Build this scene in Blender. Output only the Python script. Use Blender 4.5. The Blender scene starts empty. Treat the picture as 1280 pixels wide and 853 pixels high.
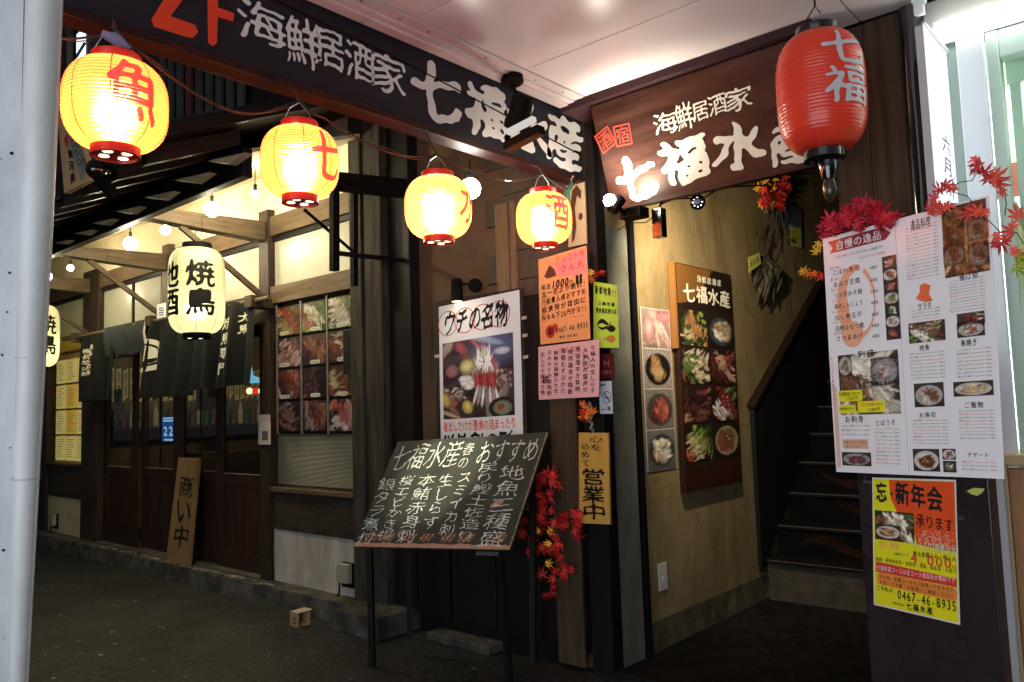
import bpy, math, random
import numpy as np
from mathutils import Matrix, Vector
random.seed(7); RNG = np.random.RandomState(11)
SC = bpy.context.scene
COL = SC.collection
R = math.radians

# ------------------------------------------------------------------ camera
FPX = 982.7
yaw, pit, rol = R(41.244), R(4.756), R(-1.838)
EYE = np.array([0, 0, 1.6])
FW = np.array([-math.sin(yaw)*math.cos(pit), math.cos(yaw)*math.cos(pit), math.sin(pit)])
r0 = np.array([math.cos(yaw), math.sin(yaw), 0]); u0 = np.cross(r0, FW)
RT = r0*math.cos(rol)+u0*math.sin(rol); UP = -r0*math.sin(rol)+u0*math.cos(rol)
cd = bpy.data.cameras.new('camera'); cam = bpy.data.objects.new('camera', cd); COL.objects.link(cam)
cd.sensor_width = 36; cd.lens = FPX/1280*36; cd.clip_start = .05; cd.clip_end = 300
m = Matrix(((RT[0], UP[0], -FW[0], EYE[0]), (RT[1], UP[1], -FW[1], EYE[1]), (RT[2], UP[2], -FW[2], EYE[2]), (0, 0, 0, 1)))
cam.matrix_world = m; SC.camera = cam
# ------------------------------------------------------------------ night world, colour management
W = bpy.data.worlds.new('World'); SC.world = W; W.use_nodes = True
W.node_tree.nodes['Background'].inputs[0].default_value = (.55, .58, .72, 1)
W.node_tree.nodes['Background'].inputs[1].default_value = .07
SC.view_settings.view_transform = 'Standard'; SC.view_settings.look = 'None'
SC.view_settings.exposure = .35; SC.view_settings.gamma = 1
SC.cycles.use_denoising = True; SC.cycles.max_bounces = 7; SC.cycles.sample_clamp_indirect = 4
SC.cycles.caustics_reflective = False; SC.cycles.caustics_refractive = False

def lamp(name, kind, loc, power, color, size=.04, target=None, angle=60, blend=.6, sy=None):
    d = bpy.data.lights.new(name, kind); d.energy = power; d.color = color
    if kind == 'AREA':
        d.size = size
        if sy: d.shape = 'RECTANGLE'; d.size_y = sy
    else: d.shadow_soft_size = size
    if kind == 'SPOT': d.spot_size = R(angle); d.spot_blend = blend
    o = bpy.data.objects.new(name, d); COL.objects.link(o); o.location = loc
    if target is not None:
        o.rotation_euler = (Vector(target)-Vector(loc)).to_track_quat('-Z', 'Y').to_euler()
    return o

# ------------------------------------------------------------------ helpers: points
def ray(px, py): return FW+RT*(px-640)/FPX-UP*(py-426.5)/FPX
def P(px, py, ax, val):
    """where the line of sight through a pixel of the photograph meets a wall, board or floor plane"""
    d = ray(px, py)
    if isinstance(ax, str):
        i = 'xyz'.index(ax); return EYE+d*((val-EYE[i])/d[i])
    o, n = ax, val
    return EYE+d*(((o-EYE)@n)/(d@n))
def V(*a): return np.array(a, float)
def nrm(v): return v/np.linalg.norm(v)

def lin(h):
    h = h.lstrip('#'); c = [int(h[i:i+2], 16)/255 for i in (0, 2, 4)]
    return tuple(x/12.92 if x <= .04045 else ((x+.055)/1.055)**2.4 for x in c)

# ------------------------------------------------------------------ helpers: materials
MATS = {}
def mat(name, color, rough=.6, color2=None, scale=6, stretch=(1, 1, 1), bump=.0, bscale=None, metal=0, emit=None, estr=0, trans=0,
        spec=None, mix=.5, detail=6, ior=None, coat=0, wave=None, stain=0, vary=0):
    if name in MATS: return MATS[name]
    if spec is None: spec = .13 if rough > .36 and max(color) < .3 else .4
    m = bpy.data.materials.new(name); m.use_nodes = True; nt = m.node_tree; b = nt.nodes['Principled BSDF']
    b.inputs['Base Color'].default_value = (*color, 1); b.inputs['Roughness'].default_value = rough
    b.inputs['Metallic'].default_value = metal; b.inputs['Specular IOR Level'].default_value = spec
    b.inputs['Coat Weight'].default_value = coat
    if ior: b.inputs['IOR'].default_value = ior
    if trans: b.inputs['Transmission Weight'].default_value = trans
    if emit: b.inputs['Emission Color'].default_value = (*emit, 1); b.inputs['Emission Strength'].default_value = estr
    tc = nt.nodes.new('ShaderNodeTexCoord'); mp = nt.nodes.new('ShaderNodeMapping'); mp.inputs['Scale'].default_value = stretch
    nt.links.new(tc.outputs['Object'], mp.inputs['Vector'])
    if color2 is not None:
        n = nt.nodes.new('ShaderNodeTexNoise'); n.inputs['Scale'].default_value = scale; n.inputs['Detail'].default_value = detail
        n.inputs['Roughness'].default_value = .65
        nt.links.new(mp.outputs[0], n.inputs['Vector'])
        r = nt.nodes.new('ShaderNodeValToRGB'); r.color_ramp.elements[0].position = mix-.17; r.color_ramp.elements[1].position = mix+.17
        r.color_ramp.elements[0].color = (*color, 1); r.color_ramp.elements[1].color = (*color2, 1)
        nt.links.new(n.outputs['Fac'], r.inputs[0]); nt.links.new(r.outputs[0], b.inputs['Base Color'])
        mr = nt.nodes.new('ShaderNodeMapRange'); mr.inputs['To Min'].default_value = max(.05, rough-.12); mr.inputs['To Max'].default_value = min(1, rough+.12)
        nt.links.new(n.outputs['Fac'], mr.inputs['Value']); nt.links.new(mr.outputs[0], b.inputs['Roughness'])
    if stain or vary:
        src = b.inputs['Base Color'].links[0].from_socket if b.inputs['Base Color'].links else None
        mx = nt.nodes.new('ShaderNodeMixRGB'); mx.blend_type = 'MULTIPLY'; mx.inputs[0].default_value = 1
        if src: nt.links.new(src, mx.inputs[1])
        else: mx.inputs[1].default_value = (*color, 1)
        rp = nt.nodes.new('ShaderNodeValToRGB')
        if stain:
            ns = nt.nodes.new('ShaderNodeTexNoise'); ns.inputs['Scale'].default_value = 2.3; ns.inputs['Detail'].default_value = 9; ns.inputs['Roughness'].default_value = .7; ns.inputs['Distortion'].default_value = .6
            mp2 = nt.nodes.new('ShaderNodeMapping'); mp2.inputs['Scale'].default_value = (1, 1, .45); nt.links.new(tc.outputs['Object'], mp2.inputs['Vector']); nt.links.new(mp2.outputs[0], ns.inputs['Vector']); nt.links.new(ns.outputs['Fac'], rp.inputs[0])
            rp.color_ramp.elements[0].position = .36; rp.color_ramp.elements[1].position = .60; k_ = 1-stain; rp.color_ramp.elements[0].color = (k_, k_, k_*.95, 1)
        else:
            oi = nt.nodes.new('ShaderNodeObjectInfo'); nt.links.new(oi.outputs['Random'], rp.inputs[0]); k_ = 1-vary
            rp.color_ramp.elements[0].color = (k_, k_*.8, k_, 1); rp.color_ramp.elements[1].color = (1.15, 1.5, 1.0, 1)
        nt.links.new(rp.outputs[0], mx.inputs[2]); nt.links.new(mx.outputs[0], b.inputs['Base Color'])
    if bump:
        if wave:
            n2 = nt.nodes.new('ShaderNodeTexWave'); n2.bands_direction = wave; n2.inputs['Scale'].default_value = bscale; out = n2.outputs['Fac']
            n2.inputs['Distortion'].default_value = 0
        else:
            n2 = nt.nodes.new('ShaderNodeTexNoise'); n2.inputs['Scale'].default_value = bscale or scale*4; n2.inputs['Detail'].default_value = 5; out = n2.outputs['Fac']
        nt.links.new(mp.outputs[0], n2.inputs['Vector'])
        bp = nt.nodes.new('ShaderNodeBump'); bp.inputs['Strength'].default_value = bump; bp.inputs['Distance'].default_value = .01
        nt.links.new(out, bp.inputs['Height']); nt.links.new(bp.outputs[0], b.inputs['Normal'])
    MATS[name] = m; return m

def emis(name, color, strength):
    if name in MATS: return MATS[name]
    m = bpy.data.materials.new(name); m.use_nodes = True; nt = m.node_tree; nt.nodes.clear()
    e = nt.nodes.new('ShaderNodeEmission'); o = nt.nodes.new('ShaderNodeOutputMaterial')
    e.inputs[0].default_value = (*color, 1); e.inputs[1].default_value = strength
    nt.links.new(e.outputs[0], o.inputs[0]); MATS[name] = m; return m

def shell_mat(name, diff, refr, wr=.5, rough=.45, emit=(1, .5, .1), es=.1):
    """lantern paper: lets the lamp inside shine through, part straight on, part scattered"""
    m = bpy.data.materials.new(name); m.use_nodes = True; nt = m.node_tree; nt.nodes.clear(); N = nt.nodes.new; L = nt.links.new
    o = N('ShaderNodeOutputMaterial')
    t = N('ShaderNodeBsdfTranslucent'); t.inputs[0].default_value = (*diff, 1)
    f = N('ShaderNodeBsdfRefraction'); f.inputs[0].default_value = (*refr, 1); f.inputs['Roughness'].default_value = rough; f.inputs['IOR'].default_value = 1.38
    g = N('ShaderNodeBsdfPrincipled'); g.inputs['Base Color'].default_value = (*diff, 1); g.inputs['Roughness'].default_value = .5
    g.inputs['Emission Color'].default_value = (*emit, 1); g.inputs['Emission Strength'].default_value = es*2.2
    a = N('ShaderNodeMixShader'); a.inputs[0].default_value = wr; L(t.outputs[0], a.inputs[1]); L(f.outputs[0], a.inputs[2])
    c = N('ShaderNodeMixShader'); c.inputs[0].default_value = .35; L(a.outputs[0], c.inputs[1]); L(g.outputs[0], c.inputs[2])
    L(c.outputs[0], o.inputs[0]); MATS[name] = m; return m

def ink_mat(name, color):
    m = bpy.data.materials.new(name); m.use_nodes = True; nt = m.node_tree; nt.nodes.clear()
    o = nt.nodes.new('ShaderNodeOutputMaterial'); t = nt.nodes.new('ShaderNodeBsdfTransparent'); t.inputs[0].default_value = (*color, 1)
    d = nt.nodes.new('ShaderNodeBsdfDiffuse'); d.inputs[0].default_value = (.50, .18, .46, 1); x = nt.nodes.new('ShaderNodeMixShader'); x.inputs[0].default_value = .35
    nt.links.new(t.outputs[0], x.inputs[1]); nt.links.new(d.outputs[0], x.inputs[2]); nt.links.new(x.outputs[0], o.inputs[0]); MATS[name] = m; return m

def glass_mat(name, tint=(.9, .92, .9), rough=.02, w=.86):
    m = bpy.data.materials.new(name); m.use_nodes = True; nt = m.node_tree; nt.nodes.clear(); N = nt.nodes.new; L = nt.links.new
    o = N('ShaderNodeOutputMaterial'); t = N('ShaderNodeBsdfTransparent'); t.inputs[0].default_value = (*tint, 1)
    g = N('ShaderNodeBsdfGlossy'); g.inputs['Roughness'].default_value = rough
    a = N('ShaderNodeMixShader'); a.inputs[0].default_value = 1-w; L(t.outputs[0], a.inputs[1]); L(g.outputs[0], a.inputs[2])
    L(a.outputs[0], o.inputs[0]); MATS[name] = m; return m

def print_mat(name, rough=.35, coat=0., trans=0.):
    m = bpy.data.materials.new(name); m.use_nodes = True; nt = m.node_tree; b = nt.nodes['Principled BSDF']
    a = nt.nodes.new('ShaderNodeVertexColor'); a.layer_name = 'Col'
    nt.links.new(a.outputs[0], b.inputs['Base Color']); b.inputs['Roughness'].default_value = rough; b.inputs['Coat Weight'].default_value = coat
    MATS[name] = m; return m

# ------------------------------------------------------------------ helpers: geometry
class G:
    def __init__(s): s.v = []; s.f = []; s.n = 0
    def add(s, vs, fs):
        vs = np.asarray(vs, float).reshape(-1, 3)
        s.v.append(vs); s.f += [tuple(i+s.n for i in f) for f in fs]; s.n += len(vs); return s
    def box(s, x0, x1, y0, y1, z0, z1):
        x0, x1 = min(x0, x1), max(x0, x1); y0, y1 = min(y0, y1), max(y0, y1); z0, z1 = min(z0, z1), max(z0, z1)
        v = [(x, y, z) for z in (z0, z1) for y in (y0, y1) for x in (x0, x1)]
        return s.add(v, [(0, 2, 3, 1), (4, 5, 7, 6), (0, 1, 5, 4), (2, 6, 7, 3), (0, 4, 6, 2), (1, 3, 7, 5)])
    def bar(s, p, q, w, h, up=(0, 0, 1)):
        p, q = np.array(p, float), np.array(q, float); d = nrm(q-p); a = nrm(np.cross(d, up)); b = np.cross(a, d)
        v = [c+a*i*w/2+b*j*h/2 for c in (p, q) for j in (-1, 1) for i in (-1, 1)]
        return s.add(v, [(0, 2, 3, 1), (4, 5, 7, 6), (0, 1, 5, 4), (2, 6, 7, 3), (0, 4, 6, 2), (1, 3, 7, 5)])
    def slab(s, c4, n, t):
        """thick panel whose front corners are c4 (tl tr br bl), t deep along -n"""
        c4 = [np.array(c) for c in c4]; v = c4+[c-n*t for c in c4]
        return s.add(v, [(3, 2, 1, 0), (4, 5, 6, 7), (0, 1, 5, 4), (1, 2, 6, 5), (2, 3, 7, 6), (3, 0, 4, 7)])
    def prism(s, pts, off):
        pts = [np.array(p, float) for p in pts]; k = len(pts); off = np.array(off, float)
        return s.add(pts+[p+off for p in pts], [tuple(range(k)), tuple(range(2*k-1, k-1, -1))]+[(i, i+k, (i+1) % k+k, (i+1) % k) for i in range(k)])
    def tube(s, pts, r, seg=8, caps=True):
        pts = [np.array(p, float) for p in pts]; k = len(pts); base = s.n; vs = []
        rr = r if hasattr(r, '__len__') else [r]*k
        a = None
        for i, p in enumerate(pts):
            d = nrm((pts[min(i+1, k-1)]-pts[max(i-1, 0)]))
            if a is None: a = nrm(np.cross(d, (0, 0, 1) if abs(d[2]) < .9 else (1, 0, 0)))
            a = nrm(a-d*(a@d)); b = np.cross(d, a)
            vs += [p+(a*math.cos(t)+b*math.sin(t))*rr[i] for t in np.linspace(0, 2*math.pi, seg, endpoint=False)]
        fs = [(i*seg+j, i*seg+(j+1) % seg, (i+1)*seg+(j+1) % seg, (i+1)*seg+j) for i in range(k-1) for j in range(seg)]
        if caps: fs += [tuple(range(seg-1, -1, -1)), tuple(range((k-1)*seg, k*seg))]
        return s.add(vs, fs)
    def lathe(s, prof, c, seg=32, axis=None):
        """prof: (radius, height) list"""
        c = np.array(c, float); ax = nrm(np.array(axis, float)) if axis is not None else V(0, 0, 1)
        a = nrm(np.cross(ax, (1, 0, 0) if abs(ax[0]) < .9 else (0, 1, 0))); b = np.cross(ax, a); vs = []; k = len(prof)
        for rr, h in prof:
            vs += [c+ax*h+(a*math.cos(t)+b*math.sin(t))*max(rr, 1e-4) for t in np.linspace(0, 2*math.pi, seg, endpoint=False)]
        fs = [(i*seg+j, i*seg+(j+1) % seg, (i+1)*seg+(j+1) % seg, (i+1)*seg+j) for i in range(k-1) for j in range(seg)]
        if prof[0][0] > 1e-3: fs.append(tuple(range(seg-1, -1, -1)))
        if prof[-1][0] > 1e-3: fs.append(tuple(range((k-1)*seg, k*seg)))
        return s.add(vs, fs)
    def ball(s, c, r, seg=14, flat=1):
        n = seg//2
        return s.lathe([(r*math.sin(math.pi*i/n), -r*flat*math.cos(math.pi*i/n)) for i in range(n+1)], c, seg)

WL = {}
def mesh(name, g, m, loc, smooth=True, cols=None):
    loc = np.array(loc, float); v = np.concatenate(g.v)-loc
    me = bpy.data.meshes.new(name); me.from_pydata(v.tolist(), [], g.f)
    if cols is not None:
        a = me.color_attributes.new('Col', 'FLOAT_COLOR', 'POINT'); a.data.foreach_set('color', np.asarray(cols, np.float32).ravel())
    if smooth:
        me.shade_smooth(); me.set_sharp_from_angle(angle=R(35))
    me.materials.append(m); return me
def link(name, me, loc=(0, 0, 0), parent=None):
    o = bpy.data.objects.new(name, me); COL.objects.link(o)
    if parent is not None: o.parent = parent; WL[o.name] = WL[parent.name]
    else: o.location = tuple(float(x) for x in loc); WL[o.name] = np.array(loc, float)
    return o
def tag(o, label=None, cat=None, group=None, kind=None):
    if label: o['label'] = label
    if cat: o['category'] = cat
    if group: o['group'] = group
    if kind: o['kind'] = kind
    return o
def thing(name, label, cat, loc, group=None):
    return tag(link(name, None, loc), label, cat, group)
def part(name, g, m, parent, bevel=0, cols=None, label=None, kind=None, smooth=True):
    o = link(name, mesh(name, g, m, WL[parent.name], smooth, cols), parent=parent)
    if bevel: b = o.modifiers.new('bevel', 'BEVEL'); b.width = bevel; b.segments = 2; b.limit_method = 'ANGLE'
    if label: o['label'] = label
    if kind: o['kind'] = kind
    return o
def single(name, g, m, label, cat, group=None, bevel=0, cols=None):
    v = np.concatenate(g.v); loc = V((v[:, 0].min()+v[:, 0].max())/2, (v[:, 1].min()+v[:, 1].max())/2, v[:, 2].min())
    o = link(name, mesh(name, g, m, loc, True, cols), loc)
    if bevel: b = o.modifiers.new('bevel', 'BEVEL'); b.width = bevel; b.segments = 2; b.limit_method = 'ANGLE'
    return tag(o, label, cat, group)
def struct(name, g, m, bevel=0):
    v = np.concatenate(g.v); loc = V(v[:, 0].mean(), v[:, 1].mean(), v[:, 2].min())
    o = link(name, mesh(name, g, m, loc), loc); o['kind'] = 'structure'
    if bevel: b = o.modifiers.new('bevel', 'BEVEL'); b.width = bevel; b.segments = 2; b.limit_method = 'ANGLE'
    return o
def copy_thing(o, loc, label):
    c = o.copy(); COL.objects.link(c); c.location = tuple(float(x) for x in loc); c['label'] = label; WL[c.name] = np.array(loc, float)
    for ch in list(o.children):
        k = ch.copy(); COL.objects.link(k); k.parent = c; WL[k.name] = WL[c.name]
        for g2 in list(ch.children):
            k2 = g2.copy(); COL.objects.link(k2); k2.parent = k; WL[k2.name] = WL[c.name]
    return c

# flat things: a patch of a wall or sheet between four corners, addressed by (a, b) in 0..1
class Q:
    def __init__(s, tl, tr, br, bl, bow=0):
        s.c = [np.array(x, float) for x in (tl, tr, br, bl)]; s.n = nrm(np.cross(s.c[1]-s.c[0], s.c[0]-s.c[3])); s.bow = bow
        s.w = np.linalg.norm(s.c[1]-s.c[0]); s.h = np.linalg.norm(s.c[0]-s.c[3])
    def pt(s, a, b, d=0.):
        a = np.asarray(a, float)[..., None]; b = np.asarray(b, float)[..., None]
        p = (s.c[0]*(1-a)+s.c[1]*a)*b+(s.c[3]*(1-a)+s.c[2]*a)*(1-b)
        return p+s.n*(d+s.bow*(np.sin(a*math.pi*1.3+.4)*.6+np.sin(b*5+a*2)*.4))
def qpx(px, ax, val, bow=0):
    return Q(*[P(x, y, ax, val) for x, y in px], bow=bow)
def qrect(px, ax, val):
    """upright rectangle on a plane from the pixel corners (tl tr br bl), squared up"""
    c = [P(x, y, ax, val) for x, y in px]
    zt = (c[0][2]+c[1][2])/2; zb = (c[2][2]+c[3][2])/2; L = (c[0]+c[3])/2; Rr = (c[1]+c[2])/2
    return Q(*[V(p[0], p[1], z) for p, z in ((L, zt), (Rr, zt), (Rr, zb), (L, zb))])
def sheet(q, t=.001, nx=10, ny=10, a0=0, b0=0, a1=1, b1=1, d=0.):
    g = G(); A, B = np.meshgrid(np.linspace(a0, a1, nx+1), np.linspace(b0, b1, ny+1)); k = (nx+1)*(ny+1)
    f = [(j*(nx+1)+i, j*(nx+1)+i+1, (j+1)*(nx+1)+i+1, (j+1)*(nx+1)+i) for j in range(ny) for i in range(nx)]
    g.add(q.pt(A, B, d+t), f)
    if t > 0:
        g.add(q.pt(A, B, d), [tuple(reversed(x)) for x in f])
        rim = [i for i in range(nx+1)]+[j*(nx+1)+nx for j in range(1, ny+1)]+[ny*(nx+1)+i for i in range(nx-1, -1, -1)]+[j*(nx+1) for j in range(ny-1, 0, -1)]
        g.f += [(rim[i]+k, rim[(i+1) % len(rim)]+k, rim[(i+1) % len(rim)], rim[i]) for i in range(len(rim))]
    return g
def poly(q, pts, d=.001, g=None):
    g = g or G(); p = [q.pt(a, b, d) for a, b in pts]; return g.add(p, [tuple(range(len(p)))])
def oval(q, a, b, ra, rb, d=.001, n=24, g=None, th=None):
    g = g or G(); t = np.linspace(0, 2*math.pi, n, endpoint=False)
    if th is None: return g.add(q.pt(a+ra*np.cos(t), b+rb*np.sin(t), d), [tuple(range(n))])
    v = np.concatenate([q.pt(a+ra*np.cos(t), b+rb*np.sin(t), d), q.pt(a+ra*(1-th)*np.cos(t), b+rb*(1-th)*np.sin(t), d)])
    return g.add(v, [(i, (i+1) % n, (i+1) % n+n, i+n) for i in range(n)])
def rect(q, a0, b0, a1, b1, d=.001, g=None):
    return poly(q, [(a0, b0), (a1, b0), (a1, b1), (a0, b1)], d, g)

# lettering: glyph outlines as flat meshes
GC = {}
def glyph(ch, bold, res):
    k = (ch, bold, res)
    if k not in GC:
        cu = bpy.data.curves.new('g', 'FONT'); cu.body = ch; cu.size = 1; cu.offset = bold; cu.resolution_u = res; cu.fill_mode = 'FRONT'
        o = bpy.data.objects.new('g', cu); me = o.to_mesh()
        n = len(me.vertices); v = np.zeros(n*3); me.vertices.foreach_get('co', v); v = v.reshape(-1, 3)[:, :2].copy()
        f = [tuple(p.vertices) for p in me.polygons]; o.to_mesh_clear(); bpy.data.objects.remove(o); bpy.data.curves.remove(cu)
        GC[k] = (v, f)
    return GC[k]
def half(ch): return ord(ch) < 128
FC = {}
def field_glyph(ch, bold, N):
    """brush-like outline: the glyph is filled on a fine grid, swelled unevenly and contoured"""
    k = (ch, round(bold, 3), N)
    if k in FC: return FC[k]
    v, f = glyph(ch, 0, 2)
    if not len(v): FC[k] = (v, f); return FC[k]
    xs = np.linspace(-.14, 1.14, N+1); ys = np.linspace(-.26, 1.02, N+1); h = xs[1]-xs[0]; ss = 2
    fx = np.linspace(-.14, 1.14, N*ss+1); fy = np.linspace(-.26, 1.02, N*ss+1); X, Y = np.meshgrid(fx, fy); M = np.zeros(X.shape, bool)
    for p in f:
        for i in range(1, len(p)-1):
            a, b, c = v[p[0]], v[p[i]], v[p[i+1]]; lo = np.minimum(np.minimum(a, b), c); hi = np.maximum(np.maximum(a, b), c)
            i0, i1 = np.searchsorted(fx, lo[0]), np.searchsorted(fx, hi[0], 'right'); j0, j1 = np.searchsorted(fy, lo[1]), np.searchsorted(fy, hi[1], 'right')
            if i1 <= i0 or j1 <= j0: continue
            x, y = X[j0:j1, i0:i1], Y[j0:j1, i0:i1]; s_ = lambda p_, q_: (q_[0]-p_[0])*(y-p_[1])-(q_[1]-p_[1])*(x-p_[0])
            d1, d2, d3 = s_(a, b), s_(b, c), s_(c, a); M[j0:j1, i0:i1] |= ((d1 >= 0) & (d2 >= 0) & (d3 >= 0)) | ((d1 <= 0) & (d2 <= 0) & (d3 <= 0))
    F = M.astype(float); r = .014+bold*.45; n = max(1, int(round(r/(fx[1]-fx[0]))))
    if bold < 0: n = 2
    for _ in range(2):      # two box blurs
        for ax in (0, 1):
            c = np.cumsum(np.pad(F, [(n+1, n) if a_ == ax else (0, 0) for a_ in (0, 1)]), axis=ax)
            F = (np.take(c, range(2*n+1, c.shape[ax]), ax)-np.take(c, range(0, c.shape[ax]-2*n-1), ax))/(2*n+1)
    T = .48*np.exp(-bold*13) if bold >= 0 else .70; u = RNG.rand(4)*6.28
    F = F-T*(1+.28*np.sin(X*7+u[0]+2*np.sin(Y*4+u[1]))*np.sin(Y*6+u[2])); F = F[::ss, ::ss]
    idx = {}; V_ = []; Fc = []
    def vid(key, x, y):
        if key not in idx: idx[key] = len(V_); V_.append((x, y))
        return idx[key]
    S = F > 0; C = S[:-1, :-1] | S[1:, :-1] | S[:-1, 1:] | S[1:, 1:]
    for j, i in zip(*np.nonzero(C)):
        cs = [(j, i), (j, i+1), (j+1, i+1), (j+1, i)]; p = []
        for q_ in range(4):
            a, b = cs[q_], cs[(q_+1) % 4]
            if S[a]: p.append(vid((a[0], a[1], 0), xs[a[1]], ys[a[0]]))
            if S[a] != S[b]:
                t = F[a]/(F[a]-F[b]); k2 = (min(a, b), max(a, b)); p.append(vid(k2, xs[a[1]]+(xs[b[1]]-xs[a[1]])*t, ys[a[0]]+(ys[b[0]]-ys[a[0]])*t))
        if len(p) > 2: Fc.append(tuple(p))
    FC[k] = (np.array(V_), Fc); return FC[k]
def gnorm(ch, bold, res, brush, tight):
    if bold <= -.02: v, f = field_glyph(ch, bold, 84)
    elif res >= 1 and bold >= .0: v, f = field_glyph(ch, bold, {1: 34, 2: 54, 3: 84}[min(res, 3)])
    else: v, f = glyph(ch, min(bold, 0), max(res, 1) if bold < 0 else 0)
    if not len(v): return v, f
    v = v.copy(); w = .58 if half(ch) else 1.
    if half(ch): v[:, 0] = (v[:, 0]-(v[:, 0].min()+v[:, 0].max())/2)/w+.5; v[:, 1] = v[:, 1]*1.12+.02
    else: v[:, 1] += .12
    if tight:
        lo, hi = v.min(0), v.max(0); v = (v-lo)/np.maximum(hi-lo, .12)
    if brush:
        r = RNG.rand(6)*6.28
        v = v+brush*np.stack([np.sin(v[:, 1]*5+r[0])+.6*np.sin(v[:, 0]*9+v[:, 1]*7+r[1])+.35*np.sin(v[:, 1]*23+r[4]),
                              np.sin(v[:, 0]*6+r[2])+.6*np.sin(v[:, 1]*9-v[:, 0]*6+r[3])+.35*np.sin(v[:, 0]*25+r[5])], 1)
    return v, f
def text(q, s, a0, b0, a1, b1, mode='h', bold=.0, res=1, brush=0, d=.0015, g=None, tight=False, slant=0, gap=.06, warp=None, rise=0):
    g = g or G(); ws = [(.58 if half(c) else 1.) for c in s] if mode == 'h' else [1.]*len(s); tot = sum(ws); p = 0
    for c, w in zip(s, ws):
        v, f = gnorm(c, bold, res, brush, tight)
        if len(v):
            u = v*(1-2*gap)+gap; x = (p+u[:, 0]*w)/tot if mode == 'h' else u[:, 0]; y = u[:, 1] if mode == 'h' else 1-(p+1-u[:, 1])/tot
            A = a0+(a1-a0)*x; B = b0+(b1-b0)*y
            A = A+slant*(B-b0); B = B+rise*(A-a0)
            if warp: A, B = warp(A, B)
            g.add(q.pt(A, B, d), f)
        p += w
    return g

# printed photographs: colour grids painted in code
PAL = {'salad': ['4f7a2c', '8fae3e', 'd9c48c', 'b5432e', 'e6dcc0', '3b5a22', 'c98a4a'],
       'sashimi': ['b83a3c', 'd9605a', 'e8b6a6', 'f0e6dc', '6f8f3c', '8c2028', 'd8d2c4'],
       'fried': ['b8803e', '8a5424', 'd8b070', '6a3c1c', 'e2c890', '7c8c3c', 'a84a2c'],
       'dark': ['5c2c2c', '8a4038', '3a1c1e', 'b06a50', '2a1a20', 'a08878', '6c3c5c'],
       'meat': ['9c4038', 'c46c58', '7a2c28', 'd89c84', 'e8c8b0', '5a2420', 'b85040'],
       'noodle': ['d8c8a0', 'c8a878', 'e8e0c8', '8c5c3c', 'a04838', '64803c', 'f0ead8'],
       'pink': ['c89090', 'b87078', 'e0b8b0', 'a85860', 'd8a8a0', 'f0d8d0', '8c4850']}
def food(seed, kind, nx=24, ny=24, plate=None, bg='2a2420', dim=1., n=46, size=.13):
    nx, ny = int(nx*1.45), int(ny*1.45)
    r = np.random.RandomState(seed); A, B = np.meshgrid(np.linspace(0, 1, nx+1), np.linspace(0, 1, ny+1))
    c = np.zeros((ny+1, nx+1, 3))+np.array(lin(bg)); c *= (.7+.6*B[..., None]*r.rand()+.15*r.randn(ny+1, nx+1, 1))
    def ell(x, y, rx, ry, an): 
        dx, dy = A-x, B-y; u = dx*math.cos(an)+dy*math.sin(an); w = -dx*math.sin(an)+dy*math.cos(an); return np.sqrt((u/rx)**2+(w/ry)**2)
    if plate:
        for rad, k in ((.47, 1.), (.42, .72), (.38, .95)):
            mk = np.clip((1-ell(.5, .48, rad, rad*.92, 0))*14, 0, 1)[..., None]; c = c*(1-mk)+np.array(lin(plate))*k*mk
    sp = .24 if plate else .46
    def put(x, y, rx, ry, an, k, soft, sh):
        nonlocal c
        e = ell(x, y, rx, ry, an); mk = np.clip((1-e)*soft, 0, 1)[..., None]; c = c*(1-mk)+k*(1.3-sh*np.clip(e, 0, 1))[..., None]*mk
    pal = [np.array(lin(PAL[kind][i_])) for i_ in r.permutation(7)]; base = r.rand()*3.14
    for i in range(5): put(.5+sp*.6*(r.rand()*2-1), .48+sp*.6*(r.rand()*2-1), size*(1.5+r.rand()), size*(.9+.7*r.rand()), r.rand()*3.14, pal[i % 3]*(.45+.3*r.rand()), 2.5, .6)
    for i in range(n):
        gx, gy = (.5+sp*(r.rand()*2-1), .48+sp*(r.rand()*2-1)); fam = int((gx*2.2+gy*1.7+r.rand()*.6) % 4); k = pal[fam]*(.6+.75*r.rand())
        thin = r.rand() < .55; put(gx, gy, size*(.7+.7*r.rand()), size*(.11+.06*r.rand() if thin else .30+.3*r.rand()), base+fam*.9+r.uniform(-.5, .5), k, 4, .75)
    for i in range(4): put(.5+sp*.5*(r.rand()*2-1), .50+sp*.5*(r.rand()*2-1), .022, .016, 0, pal[5]*1.3, 4, .3)
    c *= 1+.10*r.randn(ny+1, nx+1, 1)
    return np.clip(c*dim, 0, 1), ell
def photo(q, a0, b0, a1, b1, cols, d=.0028):
    c = cols*.80+.20*cols.mean(axis=2, keepdims=True)*np.array([1.08, 1, .9]); ny, nx = c.shape[0]-1, c.shape[1]-1
    g = sheet(q, 0, nx, ny, a0, b0, a1, b1, d); return g, np.concatenate([c.reshape(-1, 3), np.ones((c.size//3, 1))], 1)
def photo_part(name, q, rc, cols, parent, d=.0028, m=None, **k):
    g, cc = photo(q, *rc, cols, d); return part(name, g, m or MATS['print'], parent, cols=cc, smooth=False, **k)

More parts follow.
